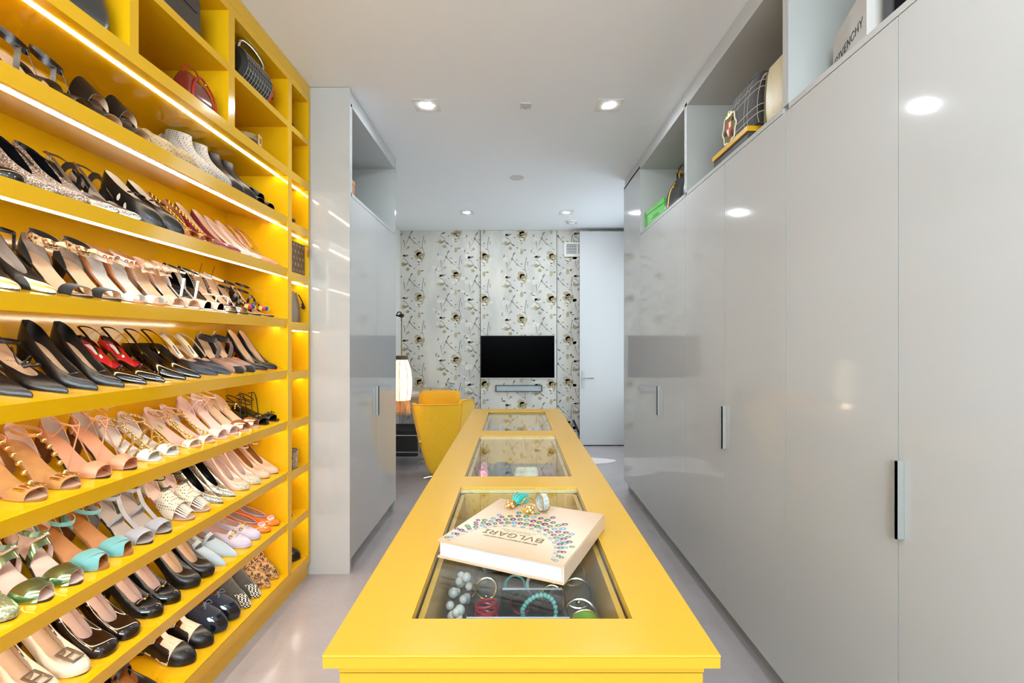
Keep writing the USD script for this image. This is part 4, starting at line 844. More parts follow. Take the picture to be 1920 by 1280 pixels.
s.strap([s.pt(.02, .0, float(s.z(.02)) + .05), s.pt(.2, .024, .045), s.pt(.5, .027, .034), s.pt(.7, .004, .028)], pink, .002, 'pink_piping').strap([s.pt(.02, -.0, float(s.z(.02)) + .05), s.pt(.2, -.024, .045), s.pt(.5, -.027, .034), s.pt(.7, -.004, .028)], pink, .002, 'pink_piping')
pair(6, 2.312, 2.378, 'ballet_flat', 'orange ballet flat with pink and white toe ornament', 'flat', s)

# ---- row 7 (bottom shelf)
s = court(blk, insole_t, insole_t, .05, 'round', 'block', .64, W=.041, hb=.055, hs=.035, ht=.03, toeh=.032); s.band(blk, .40, .45, .056, name='instep_strap').buckle(s.pt(.42, -.03, float(s.z(.42)) + .034), silver, .012, .012, .0015, (35, 0, 0))
pair(7, 1.475, 1.575, 'bar_strap_shoe', 'black round-toed shoe with tan insole and thin bar strap', 'shoe', s)
s = court(blk, insole_t, insole_t, .03, 'round', 'flat', .62, W=.042, hb=.06, hs=.045, ht=.05, toeh=.036, sole=sole_t); s.band(cream, .48, .70, .052, name='vamp_panel').band(cream, .30, .40, .068, name='strap_panel')
s.strap([s.pt(.66, 0, .056), s.pt(.5, 0, .066), s.pt(.33, 0, .094)], cream, w=.024, name='t_bar').buckle(s.pt(.35, -.03, .072), silver, .018, .018, .0018, (40, 0, 0)).buckle(s.pt(.66, -.036, .032), pale_gold, .02, .012, .002, (60, 0, 0), 'toe_buckle')
pair(7, 1.752, 1.858, 't_bar_shoe', 'cream and black T-bar shoe with silver buckle', 'shoe', s)
s = Shoe(.022, 'round', .041, plat=.012).sole(mat('rubber_sole', '#2e3a4a', .6), insole_t).heel('flat', LOOKS['rubber_sole']).pump(navysu, insole_t, .52, hb=.06, hs=.055, ht=.066, toeh=.036).cap(navypat, .8, .5, 'patent_toe').laces(mat('navy_lace', '#6c7c98', .7), .70, .54, 5, .050, .070, .014, True, .0016)
s.add('welt', s.plate(.0, .002, 1.06), sole_t)
pair(7, 1.94, 2.035, 'lace_up_shoe', 'navy lace-up brogue with patent toe', 'shoe', s)
s = Shoe(.055, 'almond', .039).sole(sole_d, insole_b).boot(greyboot, insole_b, .115, .03, .046, .035, .19).heel('block', greyboot).cap(hound, .62, .42, 'houndstooth_toe')
pair(7, 2.112, 2.196, 'ankle_boot', 'charcoal suede ankle boot with houndstooth toe', 'boot', s)
s = Shoe(.06, 'almond', .039).sole(sole_d, insole_b).boot(leo, insole_b, .115, .03, .045, .034, .19).heel('block', leo)
pair(7, 2.29, 2.372, 'ankle_boot', 'leopard print ankle boot', 'boot', s)

set_out_pairs()

# ================================================================ bags and things in the niches
def bag_body(x, y, z, b=.02, n=10, taper=.85, pin=.55, sag=0.0):
    """A soft upright bag: width y, depth x, height z, standing on z = 0."""
    rows = []
    th = np.linspace(0, 2 * math.pi, 40, endpoint=False)
    for k, t in enumerate(np.linspace(0, 1, n)):
        f = (1 - (1 - taper) * t ** 1.4); dx = x / 2 * (1.0 - pin * t ** 2.5); dy = y / 2 * f; e = .32
        edge = 1 - .10 * (1 - t) ** 6 - .04 * t ** 8
        cx = np.sign(np.cos(th)) * np.abs(np.cos(th)) ** e * dx * edge; cy = np.sign(np.sin(th)) * np.abs(np.sin(th)) ** e * dy * edge
        rows.append(np.stack([cx, cy, z * t - sag * t * (cy / dy) ** 2 * 0 + 0 * cx], -1))
    P = np.array(rows); m = [grid_mesh(P, False, True)]
    for i, fl in ((0, False), (-1, True)):
        c = P[i].mean(0); f = [[(j + 1) % 40, j, 40] for j in range(40)]
        m.append(trimesh.Trimesh(np.vstack([P[i], c]), [q[::-1] for q in f] if fl else f, process=False))
    return join(m)
# -- grey wardrobe niches
gb = thing('gift_box', 'bright green box in the farthest wardrobe niche', 'box', (1.075, 3.45, ZN), (0, 0, 4))
part(gb, 'box_base', box(-.085, -.19, 0, .10, .19, .105, .002), mat('green_card', '#46b81f', .45)); part(gb, 'box_lid', box(-.088, -.193, .105, .103, .193, .135, .002), LOOKS['green_card'])
part(gb, 'box_line', [box(-.0862, -.10, .052, -.0852, .05, .056), box(-.0862, -.07, .066, -.0852, .02, .070)], mat('green_print', '#1c5f12', .5), smooth=False)
hb = thing('handbag', 'black leather handbag with gold zip beside the green box', 'handbag', (1.09, 3.07, ZN), (0, 0, 5))
part(hb, 'body', bag_body(.20, .34, .21, taper=.7), mat('soft_black_leather', '#19191b', .3, bump=(90, .5)))
for k in (-1, 1): part(hb, 'handle', tube([(-.02 * k, -.09, .20), (-.03 * k, -.07, .27), (-.03 * k, 0, .29), (-.03 * k, .07, .27), (-.02 * k, .09, .20)], .007, 8, 20), LOOKS['soft_black_leather'])
part(hb, 'zip', tube([(-.104, .05, .03), (-.098, .03, .12), (-.075, .0, .175)], .0035, 6, 10), gold); part(hb, 'zip_pull', [xf(box(-.002, -.006, -.025, .002, .006, .0, .001), (-.085, .0, .165)), ring((-.08, 0, .172), .007, .002, 12)], gold)
part(hb, 'clasp', [box(-.045, -.015, .205, .045, .015, .225, .004), xf(cyl((0, 0, 0), .012, .03, 14), (-.04, -.01, .22), ry=90), ring((-.045, 0, .245), .016, .004, 14, (90, 0, 0))], gold)
hb2 = thing('clutch_bag', 'small cream clutch behind the black handbag in the far niche', 'clutch', (1.05, 2.805, ZN), (0, 0, 0))
part(hb2, 'body', bag_body(.07, .16, .10, taper=.9), cream); part(hb2, 'clasp', ball((-.03, .0, .085), .008, 1), gold)
bb = thing('storage_box', 'dark grey box under the tartan bag', 'box', (1.06, 2.19, ZN), (0, 0, 0))
part(bb, 'box_body', box(-.088, -.172, 0, .2, .172, .044, .002), mat('dark_grey_card', '#3c3d3d', .6)); part(bb, 'box_lid', box(-.095, -.178, .0445, .207, .178, .066, .002), mat('amber_band', '#dca808', .45), 'amber yellow lid edge')
bb2 = thing('storage_box', 'tall dark brown-grey box behind the tartan bag', 'box', (1.41, 2.40, ZN), (0, 0, 0))
part(bb2, 'box_body', box(-.10, -.18, 0, .12, .18, .20, .002), mat('umber_card', '#4d4b46', .6)); part(bb2, 'box_lid', box(-.103, -.183, .20, .123, .183, .235, .002), LOOKS['umber_card'])
# tartan: crossing pale lines and dark bands over a charcoal ground
def tartan():
    n = {'tc': ('texture_coordinate', {}), 'sx': ('separate_xyz', {})}; l = [('tc.object', 'sx.vector')]
    for ax in 'yz':
        n['a' + ax] = ('math', {'math_type': 'multiply', 'value2': 9.5}); n['f' + ax] = ('math', {'math_type': 'fraction'})
        n['r' + ax] = ('rgb_ramp', {'interpolate': False, 'ramp': [(0, (.02, .02, .022)), (.34, (.35, .31, .24)), (.38, (.004, .004, .004)), (.62, (.35, .31, .24)), (.66, (.02, .02, .022)), (.93, (.09, .02, .02)), (.96, (.02, .02, .022))]})
        l += [('sx.' + ax, 'a%s.value1' % ax), ('a%s.value' % ax, 'f%s.value1' % ax), ('f%s.value' % ax, 'r%s.fac' % ax)]
    n['mx'] = ('mix_color', {'blend_type': 'lighten', 'fac': 1.0}); l += [('ry.color', 'mx.a'), ('rz.color', 'mx.b'), ('mx.result', 'p.base_color')]
    return mat('tartan_cloth', None, .8, sheen=.2, nodes=n, links=l)
tb = thing('tartan_bag', 'tartan travel bag with embroidered crest on the amber-lidded box', 'bag', (1.065, 2.125, ZN + .0665), (0, 0, 0))
part(tb, 'body', bag_body(.16, .36, .215, taper=.80, pin=.30), tartan()); part(tb, 'frame', tube([(0, -.13, .216), (0, 0, .222), (0, .13, .216)], .010, 8, 14), black_plastic)
for k in (-1, 1): part(tb, 'handle', tube([(.02 * k, -.07, .218), (.02 * k, -.05, .25), (.02 * k, .05, .25), (.02 * k, .07, .218)], .006, 8, 16), bsu)
part(tb, 'clasp', ball((-.012, .10, .225), .008, 1), pale_gold)
cy, cz, xq = .098, .080, -.0785
def disc_at(poly, d, m, name, lab=None): part(tb, name, xf(prism(poly, d), (xq, cy, cz), rx=90, rz=-90), m, lab)
crest = Polygon([(math.sin(a) * (.068 + .005 * math.cos(8 * a)), math.cos(a) * (.074 + .006 * math.cos(8 * a))) for a in np.linspace(0, 2 * math.pi, 90)[:-1]])
disc_at(crest.difference(crest.buffer(-.007)), .004, mat('ivory_thread', '#e9dcc0', .7), 'crest_border', 'ivory braided crest edge'); disc_at(crest.buffer(-.007), .002, mat('olive_thread', '#6c6a3e', .8), 'crest_ground', 'olive crest ground')
sh_ = Polygon([(-.026, .03), (.026, .03), (.026, -.01), (0, -.045), (-.026, -.01)])
disc_at(sh_, .004, mat('red_thread', '#c23a2b', .8), 'crest_shield', 'red shield'); disc_at(sh_.buffer(-.004).intersection(unary_union([sbox(0, 0, .03, .03), sbox(-.03, -.05, 0, 0)])), .005, LOOKS['ivory_thread'], 'shield_quarter'); disc_at(Polygon([(-.026, .05), (-.03, .068), (-.013, .058), (0, .074), (.013, .058), (.03, .068), (.026, .05)]), .005, gold, 'crown', 'small gold crown')
for q_ in (Point(-.038, -.01).buffer(.012), Point(.036, -.035).buffer(.014), Point(.036, .03).buffer(.008)): disc_at(q_, .0045, mat('black_thread', '#22211f', .8), 'crest_beast', 'black heraldic motif')
cb = thing('leather_bag', 'tall cream leather bag at the near end of the tartan bag niche', 'bag', (1.08, 1.83, ZN), (0, 0, 0))
part(cb, 'body', bag_body(.20, .185, .235, taper=.97, pin=.10), mat('aged_cream_leather', '#cdbf98', .45, vary=(20, .06))); part(cb, 'piping', tube([(-.088, .089, .0), (-.087, .088, .14), (-.080, .084, .232)], .005, 8, 14), mat('brown_piping', '#6e6242', .5))
part(cb, 'top_flap', box(-.07, -.085, .232, .07, .085, .238, .002), LOOKS['aged_cream_leather'])
gv = thing('shopping_box', 'white carton lettered in black in the nearest wardrobe niche', 'box', (1.0965, 1.4655, ZN), (0, 0, -16.4))
part(gv, 'carton', box(-.075, -.135, 0, .045, .135, .175, .003), mat('white_card', '#bdbab6', .45))
tm = meshkit.text_mesh('GIVENCHY', .026, .0006); w_ = tm.bounds[1][0] - tm.bounds[0][0]
tm.vertices[:, 0] = tm.vertices[:, 0] / w_ * .225
part(gv, 'lettering', xf(tm, (-.0752, .118, .072), rx=90, rz=-90), mat('black_ink', '#1a1a1a', .6), 'black capital lettering', smooth=False)
bf = thing('document_case', 'narrow black case standing beside the white carton', 'case', (1.085, 1.30, ZN), (0, 0, 0))
part(bf, 'case', box(-.08, -.014, 0, .20, .014, .32, .003), black_plastic); part(bf, 'spine', box(-.083, -.016, 0, -.078, .016, .32, .001), bsu)
# -- lone wardrobe niche: a small copper-coloured box at its near end
cbx = thing('keepsake_box', 'small copper-brown box inside the lone wardrobe niche', 'box', (-1.05, 2.78, ZN), (0, 0, 0))
part(cbx, 'box_body', box(-.06, -.055, 0, .11, .055, .075, .003), mat('copper_card', '#a9744f', .5)); part(cbx, 'box_lid', box(-.062, -.057, .075, .112, .057, .10, .003), LOOKS['copper_card'])
# -- yellow upper niches
vb = thing('evening_bag', 'dark grey satin bag with silver clasp in the nearest top niche', 'bag', (-1.205, 1.28, 2.158), (0, 0, 0))
part(vb, 'body', bag_body(.12, .22, .15, taper=.85), mat('dark_satin', '#3a3935', .3, bump=(40, .6))); part(vb, 'clasp', [tube([(0, -.08, .152), (0, 0, .157), (0, .08, .152)], .006, 8, 10), ball((.035, 0, .13), .014, 2), ball((.05, .03, .10), .012, 2)], silver)
kb = thing('hat_box', 'rounded dark brown case in the upper top niche', 'case', (-1.30, 1.64, 2.391), (0, 0, 0))
part(kb, 'case_body', box(-.135, -.19, 0, .135, .15, .175, .03), mat('dark_brown_case', '#453b34', .5)); part(kb, 'seam', [tube([(.1365, -.17, .1), (.1365, .13, .1)], .002, 6)], black_plastic); part(kb, 'case_handle', tube([(-.03, -.06, .175), (-.03, -.05, .197), (-.03, .03, .197), (-.03, .04, .175)], .005, 8, 12), LOOKS['dark_brown_case'])
rb = thing('handbag', 'translucent red handbag with thin loop handle, lower top niche', 'handbag', (-1.195, 1.79, 2.158), (0, 0, 0))
part(rb, 'body', bag_body(.09, .15, .105, taper=.72), mat('red_glossy_vinyl', '#7a2f22', .12, coat=.5)); part(rb, 'trim', tube([(.046, -.068, .002), (.044, -.055, .06), (.032, 0, .106), (.044, .055, .06), (.046, .068, .002)], .004, 7, 18), mat('red_trim', '#b3261e', .3)); part(rb, 'handle', tube([(0, -.05, .10), (.0, -.04, .135), (0, .02, .14), (0, .05, .10)], .003, 6, 18), LOOKS['red_trim'])
part(rb, 'stud', [ball((.036, .02, .09), .005, 1)], pale_gold)
nb = thing('round_handbag', 'round netted handbag with red end and silver hoop handle', 'handbag', (-1.232, 2.19, 2.391), (0, 0, 0))
part(nb, 'body', xf(lathe([(0, -.14), (.07, -.137), (.088, -.12), (.09, 0), (.088, .09), (.07, .10)], 32), (0, 0, .092), rx=-90), mat('netting_ground', '#2b2826', .6))
net = []
for a in np.linspace(0, 2 * math.pi, 26)[:-1]: net.append(tube([(.0912 * math.cos(a), -.12 + .2 * f, .092 + .0912 * math.sin(a)) for f in np.linspace(0, 1, 3)], .0012, 4))
for f in np.linspace(-.12, .08, 11): net.append(xf(tube([(.0912 * math.cos(a), 0, .0912 * math.sin(a)) for a in np.linspace(0, 2 * math.pi, 27)[:-1]], .0012, 4, closed=True), (0, f, .092)))
part(nb, 'net', net, mat('net_silver', '#a79f92', .35, .5), 'pale metal net over the body', 'stuff'); part(nb, 'red_end', xf(lathe([(.0, .135), (.055, .128), (.082, .112), (.0905, .085)], 28), (0, 0, .092), rx=-90), mat('red_leather', '#d01420', .35), 'red leather end')
for a in np.linspace(0, 2 * math.pi, 16)[:-1]: part(nb, 'end_bead', ball((.072 * math.cos(a), .122, .092 + .072 * math.sin(a)), .009, 1), pat)
part(nb, 'hoop_handle', tube([(.045, -.12, .160), (.055, -.11, .195), (.06, -.03, .203), (.055, .06, .185), (.04, .075, .155)], .0065, 8, 30), silver); part(nb, 'clasp', ball((.03, .07, .165), .022, 2, (1, 1.1, .8)), pat, 'shiny dark clasp')
bs = thing('belt_coil', 'coiled brown belt with square gold buckle in the lower niche', 'belt', (-1.198, 2.15, 2.158), (0, 0, 0))
cp = [(.052 * math.cos(a), .052 * math.sin(a)) for a in np.linspace(0, 2 * math.pi, 30)[:-1]]
P = np.array([[(x, y, z) for z in (0, .022)] for x, y in cp]); part(bs, 'belt_band', shell(P, .003, True), mat('brown_belt', '#5a4632', .4)); P = np.array([[(x * .93, y * .93, z) for z in (.022, .046)] for x, y in cp]); part(bs, 'belt_upper_turn', shell(P, .003, True), mat('tan_belt', '#a08a5e', .4), 'lighter tan upper turn')
part(bs, 'buckle', xf(prism(sbox(-.024, -.024, .024, .024).difference(sbox(-.014, -.014, .014, .014)), .004), (.056, .012, .026), rx=90, rz=90 + 12), pale_gold); part(bs, 'buckle_bar', xf(box(-.003, -.02, 0, .003, .02, .005), (.057, .012, .026), rx=90, rz=90 + 12), pale_gold)
# -- narrow column
def cub(k, y, x=-1.18): return (x, y, NZ[k] + .0004)
cubm = mat('dark_beads', '#17120f', .2)
o = thing('bead_necklace', 'dark beaded necklace heaped in the topmost cubby', 'necklace', cub(0, 2.55, -1.22))
for k in range(16):
    a = k * 2 * math.pi / 16; part(o, 'bead', ball((.04 * math.cos(a), .065 * math.sin(a), .015 + (.022 if k % 5 == 0 else 0)), .015, 1), cubm)
o = thing('brooch_tray', 'string of small bronze and pearl brooches in the second cubby', 'jewellery', cub(1, 2.54, -1.18))
for k in range(9): part(o, 'brooch', ball((.006 * (k % 2), -.06 + .017 * k, .009 + .004 * (k % 3)), .0095, 1, (1, 1, .8)), (gold, cubm, blush)[k % 3])
o = thing('fascinator', 'small black feathered ornament in the cubby below the light board', 'ornament', cub(2, 2.545, -1.19))
part(o, 'base', ball((0, 0, .012), .03, 2, (1, 1.3, .4)), bsu)
for k in range(10): a = k * .63; part(o, 'feather', ball((.018 * math.cos(a), .03 * math.sin(a), .026 + .004 * (k % 3)), .011, 1, (1, 1, 1.2)), bsu)
lv_c = mat('brown_canvas', '#6b4e38', .5)
o = thing('monogram_pouch', 'brown monogram canvas pouch with leather zip tab', 'pouch', (-1.165, 2.556, NZ[3] + .0004), (0, 0, 0))
part(o, 'body', box(-.03, -.092, 0, .012, .092, .168, .006), lv_c); part(o, 'zip', tube([(-.009, -.09, .169), (-.009, .09, .169)], .003, 6), mat('zip_brown', '#3a2c20', .5)); part(o, 'zip_tab', [tube([(.0, .085, .170), (.03, .088, .165), (.036, .09, .15)], .003, 6, 10), box(.031, .082, .108, .037, .096, .15, .002)], mat('tab_tan', '#a5672f', .45))
lvm = mat('monogram_print', '#b89a6a', .5)
def flower(r, k=4): return unary_union([xf2(Point(0, 0).buffer(r * .42), r * .55 * math.cos(a), r * .55 * math.sin(a)) for a in np.linspace(0, 2 * math.pi, k + 1)[:-1]])
from shapely import affinity
def xf2(g, dx, dy): return affinity.translate(g, dx, dy)
marks = []
for i in range(-2, 3):
    for j in range(5):
        yy, zz = i * .036 + (.018 if j % 2 else 0), .02 + j * .033
        if abs(yy) > .08: continue
        q = (i + 2 * j) % 4
        if q == 0:
            for ch, dx, dz in (('L', -.009, -.007), ('V', -.003, -.004)): m = meshkit.text_mesh(ch, .0115, .0004); marks.append(xf(m, (.0121, yy + dx, zz + dz), rx=90, rz=90))
        else:
            g = flower(.0085) if q == 1 else Point(0, 0).buffer(.009).difference(flower(.006)) if q == 2 else Polygon([(math.cos(a) * (.0095 if n % 2 == 0 else .0035), math.sin(a) * (.0095 if n % 2 == 0 else .0035)) for n, a in enumerate(np.linspace(0, 2 * math.pi, 9)[:-1])])
            marks.append(xf(prism(g, .0004), (.0121, yy, zz), rx=90, rz=90))
part(o, 'monogram', marks, lvm, 'gold letter and flower monogram print', 'stuff', smooth=False)
o = thing('handbag', 'taupe leather shoulder bag with dark charm in the narrow column', 'handbag', (-1.19, 2.53, NZ[4] + .0004), (0, 0, 0))
part(o, 'body', bag_body(.075, .125, .165, taper=.86), mat('taupe_leather', '#8f7d6d', .38, bump=(120, .2))); part(o, 'piping', tube([(.037, .06, .002), (.036, .058, .08), (.02, .052, .16)], .004, 7, 14), mat('taupe_dark', '#77675a', .4)); part(o, 'strap', tube([(0, -.055, .165), (.0, -.03, .192), (.0, .0, .18)], .006, 7, 12), LOOKS['taupe_dark'])
part(o, 'charm', [tube([(.03, .058, .15), (.045, .075, .11), (.04, .095, .09)], .003, 6, 12), ball((.04, .095, .085), .011, 1), ball((.042, .085, .1), .008, 1)], cubm, 'dark chain charm')
s1 = Shoe(.012, 'point', .036).sole(sole_t, insole_n).vamp(nude, insole_n, .58, .40, .03).heel('flat', nude); build('flat_shoe', 'nude pointed flat lying in a narrow cubby at eye level', 'shoe', s1, (-1.165, 2.535, NZ[5] + .0004), (0, 0, 10))
s1 = Shoe(.05, 'round', .036).sole(sole_d, insole_n).vamp(pat, insole_n, .62, .42, .03).heel('block', blk); s1.counter(nude, insole_n, .05); build('peep_toe_shoe', 'black peep-toe shoe in a narrow cubby under the nude flat', 'shoe', s1, (-1.175, 2.52, NZ[6] + .0004), (0, 0, 8))
o = thing('patterned_cuff', 'tall black and cream patterned cuff in the narrow column', 'cuff', (-1.185, 2.535, NZ[7] + .0004))
P = np.array([[(.038 * math.cos(a), .05 * math.sin(a), z) for z in (0, .03, .06, .093)] for a in np.linspace(0, 2 * math.pi, 30)[:-1]]); part(o, 'cuff_band', shell(P, .002, True), spots('graphic_print', 110, [(0, '#ece4d0'), (.36, '#e2d6ba'), (.40, '#1d1a18'), (.6, '#29221d'), (.62, '#c9a56a')], .5, .8))
for z in (.003, .093): part(o, 'cuff_rim', xf(tube([(.039 * math.cos(a), .051 * math.sin(a), 0) for a in np.linspace(0, 2 * math.pi, 31)[:-1]], .0025, 6, closed=True), (0, 0, z)), bsu)
s1 = Shoe(.012, 'round', .037).sole(sole_d, insole_b).pump(mat('black_crackle', '#1b1a19', .25, bump=(70, 1.0)), insole_b, .56, hb=.045, hs=.035, ht=.04, toeh=.03).heel('flat', blk).bow(s1.pt(.62, 0, .045), blk, .03)
build('loafer', 'black textured loafer with bow in the narrow column', 'loafer', s1, (-1.165, 2.53, NZ[8] + .0004), (0, 0, 6))
s1 = Shoe(.02, 'round', .038, plat=.012).sole(sole_d, insole_b).pump(pat, insole_b, .48, hb=.06, hs=.05, ht=.062, toeh=.036).heel('flat', black_plastic).laces(silver, .62, .46, 4, .048, .066, .012, False)
q = build('lace_up_shoe', 'shiny black lace-up shoe in the bottom cubby, farther of two', 'shoe', s1, (-1.155, 2.602, NZ[9] + .0004), (0, 0, 3), 'bottom cubby lace-ups'); copy(q, 'shiny black lace-up shoe in the bottom cubby, nearer of two', (-1.16, 2.512, NZ[9] + .0004), (0, 0, 0))

# ================================================================ on and in the island
bk = thing('coffee_table_book', 'thick peach-covered jewellery book lying askew on the front tray glass', 'book', (-.1514, .9406, TZ + .0006), (0, 0, -24.9))
BW, BL, BH = .259, .273, .034
cov = mat('peach_cover', None, .3, nodes={'tc': ('texture_coordinate', {}), 'gr': ('separate_xyz', {}), 'mr': ('map_range', {'from_min': 0.0, 'from_max': BL}), 'r': ('rgb_ramp', {'ramp': [(0, C('#caa583')), (.3, C('#d3c2a8')), (.55, C('#d0bb9e')), (1, C('#c9a685'))]})},
          links=[('tc.object', 'gr.vector'), ('gr.y', 'mr.value'), ('mr.result', 'r.fac'), ('r.color', 'p.base_color')])
part(bk, 'front_cover', box(0, 0, BH - .003, BW, BL, BH, .0008), cov); part(bk, 'back_cover', box(0, 0, 0, BW, BL, .003, .0008), cov)
part(bk, 'spine', box(BW - .003, 0, .003, BW + .001, BL, BH - .003, .0008), mat('pale_spine', '#cbb5a2', .35)); part(bk, 'page_block', box(.004, .004, .003, BW - .004, BL - .004, BH - .003), mat('paper_edges', None, .7, nodes={'tc': ('texture_coordinate', {}), 'mp': ('mapping', {'scale': (1, 1, 60)}), 'n': ('noise_texture', {'scale': 12.0}), 'r': ('rgb_ramp', {'ramp': [(.3, C('#b9babd')), (.6, C('#cfcfcf'))]})}, links=[('tc.object', 'mp.vector'), ('mp.vector', 'n.vector'), ('n.fac', 'r.fac'), ('r.color', 'p.base_color')]))
ink = mat('gold_brown_ink', '#6d551f', .4); TOPZ = BH + .0002
def lettering(txt, h, cx, cy, wid, m, name, lab=None):
    t = meshkit.text_mesh(txt, h, .0003); w = t.bounds[1][0] - t.bounds[0][0]; t.vertices[:, 0] *= wid / w
    part(bk, name, xf(t, (cx + wid / 2, cy, TOPZ), rz=180), m, lab, smooth=False)
lettering('BVLGARI', .019, .128, .088, .128, ink, 'title', 'large gold-brown title capitals'); lettering('BETWEEN ETERNITY AND HISTORY', .0048, .128, .061, .115, ink, 'subtitle')
lettering('FROM 1884 TO 2009', .0034, .128, .097, .06, mat('pale_ink', '#b29a78', .5), 'small_print'); lettering('125 YEARS OF ITALIAN JEWELS', .0034, .128, .104, .075, LOOKS['pale_ink'], 'small_print')
gem = {'emerald': '#1f7a4e', 'amethyst': '#5b2470', 'turquoise': '#3e9bc4', 'pearl': '#cfd8d6'}
acc = {k: [] for k in gem}; rims = []; rg = random.Random(11)
for j, (rx, ry, n, sz) in enumerate(((.106, .132, 34, .0040), (.112, .150, 27, .0066), (.118, .172, 25, .0075), (.124, .194, 23, .0072), (.128, .216, 20, .0068))):
    for k in range(n):
        a = math.pi * (k + .5 * (j % 2) + .25) / n; fx = .128 + rx * math.cos(a) * (1 + .0 * j); fy = -.004 + ry * math.sin(a) ** .9
        if j == 4 and k % 2 or not (.004 < fx < BW - .004 and .004 < fy < BL - .01): continue
        if j == 3 and abs(math.cos(a)) > .93: continue
        kind = ('turquoise' if k % 2 else 'pearl') if j == 0 else ('emerald', 'amethyst', 'turquoise', 'emerald', 'amethyst')[(k + 2 * j) % 5]
        r = sz * rg.uniform(.85, 1.12) * (.62 + .38 * math.sin(a))
        e = affinity.rotate(affinity.scale(Point(fx, fy).buffer(r, 6), 1.0, .82), math.degrees(a))
        acc[kind].append(prism(e, .0003, TOPZ)); rims.append(prism(e.buffer(.0011, 3).difference(e), .00025, TOPZ))
        acc['pearl'].append(prism(Point(fx + r * .2, fy - r * .2).buffer(r * .28, 3), .00036, TOPZ))
for k, h in gem.items(): part(bk, 'printed_' + k, acc[k], mat('print_' + k, h, .3), 'printed %s stones of the necklace on the cover' % k, 'stuff', smooth=False)
part(bk, 'printed_setting', rims, mat('print_setting', '#b9855e', .35), 'printed gold settings on the cover', 'stuff', smooth=False)
bx = lambda a, b: (-.1514 + a * math.cos(math.radians(-24.9)) - b * math.sin(math.radians(-24.9)), .9406 + a * math.sin(math.radians(-24.9)) + b * math.cos(math.radians(-24.9)), TZ + BH + .0012)
ts = thing('tassel', 'turquoise thread tassel with gold cap lying on the book', 'tassel', bx(.055, .232), (0, 0, 62))
rg = random.Random(3); th = []
for k in range(70):
    a, b = rg.uniform(-.012, .012), rg.uniform(.002, .022); th.append(tube([(0, a * .3, .006), (.022, a, b), (.052 + rg.uniform(-.006, .006), a * 1.5, b * .8)], .0009, 4, 6))
part(ts, 'threads', th, mat('turquoise_thread', '#2fb7ad', .7, sheen=.3), None, 'stuff'); part(ts, 'tassel_cap', [xf(lathe([(.0, .012), (.006, .012), (.008, .006), (.009, 0), (.007, -.004)], 14), (-.004, 0, .008), ry=-90), ball((-.012, 0, .009), .008, 2)], gold); part(ts, 'cap_flower', [ball((-.018 + .006 * math.cos(a), .008 * math.sin(a), .010 + .004 * math.sin(2 * a)), .0048, 1) for a in np.linspace(0, 6.28, 7)[:-1]], pale_gold)
er = thing('gold_ring', 'ornate gold hoop ring standing on the book beside the tassel', 'ring', bx(.103, .205), (0, 0, 20))
part(er, 'hoop', xf(tube([(.016 * math.cos(a), 0, .017 + .016 * math.sin(a)) for a in np.linspace(0, 2 * math.pi, 31)[:-1]], .0015, 7, closed=True), (0, 0, .001)), gold); part(er, 'flower_head', [ball((.012 * math.cos(a) * .6 + .004, .010 * math.sin(a), .007 + .004 * math.cos(3 * a)), .0055, 1) for a in np.linspace(0, 6.28, 8)[:-1]] + [ball((.004, 0, .013), .006, 1)], pale_gold)
ba = thing('enamel_bangle', 'white and blue patterned enamel bangle upright on the book', 'bangle', bx(.128, .232), (0, 0, -65))
P = np.array([[(.019 * math.cos(a), y, .0205 + .019 * math.sin(a)) for y in (-.0075, 0, .0075)] for a in np.linspace(0, 2 * math.pi, 33)[:-1]]); part(ba, 'band', shell(P, .0012, True), spots('enamel_pattern', 260, [(0, '#eef0ee'), (.4, '#dfe6e4'), (.48, '#3c8d97'), (.62, '#34507d'), (.8, '#c9a14a')], .15, .9)); part(ba, 'rim', [xf(tube([(.0193 * math.cos(a), 0, .0205 + .0193 * math.sin(a)) for a in np.linspace(0, 2 * math.pi, 33)[:-1]], .0011, 6, closed=True), (0, y, 0)) for y in (-.0078, .0078)], gold)
# tray 1
Z1 = TRAY + .0006
o = thing('acrylic_organiser', 'clear acrylic divided organiser inside the front tray', 'organiser', (0.0, .93, Z1))
part(o, 'base', box(-.085, -.09, 0, .095, .13, .003), acrylic, smooth=False)
for b in ((-.085, -.09, .003, .095, -.087, .06), (-.085, .127, .003, .095, .13, .06), (-.085, -.087, .003, -.082, .127, .06), (.092, -.087, .003, .095, .127, .06), (-.028, -.087, .003, -.025, .127, .055), (-.025, .02, .003, .092, .023, .055)): part(o, 'divider', box(*b), acrylic, smooth=False)
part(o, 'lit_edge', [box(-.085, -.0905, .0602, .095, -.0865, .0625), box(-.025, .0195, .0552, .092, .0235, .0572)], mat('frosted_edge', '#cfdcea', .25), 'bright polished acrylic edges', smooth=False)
o = thing('bangle_stack', 'stack of crimson bangles in the front tray', 'bangles', (-.056, .93, Z1 + .0034), group=None)
for k in range(7): part(o, 'bangle', xf(ring((0, 0, 0), .0205, .0022, 22), (.0008 * (k % 3), .0, .004 + .0052 * k), rx=8 * (k % 3 - 1), ry=9 * ((k * 2) % 3 - 1)), mat('crimson_enamel', '#b01835', .2))
o = thing('bangle_stack', 'second crimson bangle pile with silver studs at the tray front', 'bangles', (-.056, .868, Z1 + .0034))
for k in range(6): part(o, 'bangle', xf(ring((0, 0, 0), .021, .0022, 22), (0, .0, .005 + .005 * k), rx=10 * (k % 2), ry=-6 * (k % 3)), LOOKS['crimson_enamel'] if k % 3 else silver)
o = thing('bead_bracelet', 'turquoise beaded bracelet near the front edge of the tray', 'bracelet', (.045, .90, Z1 + .0034))
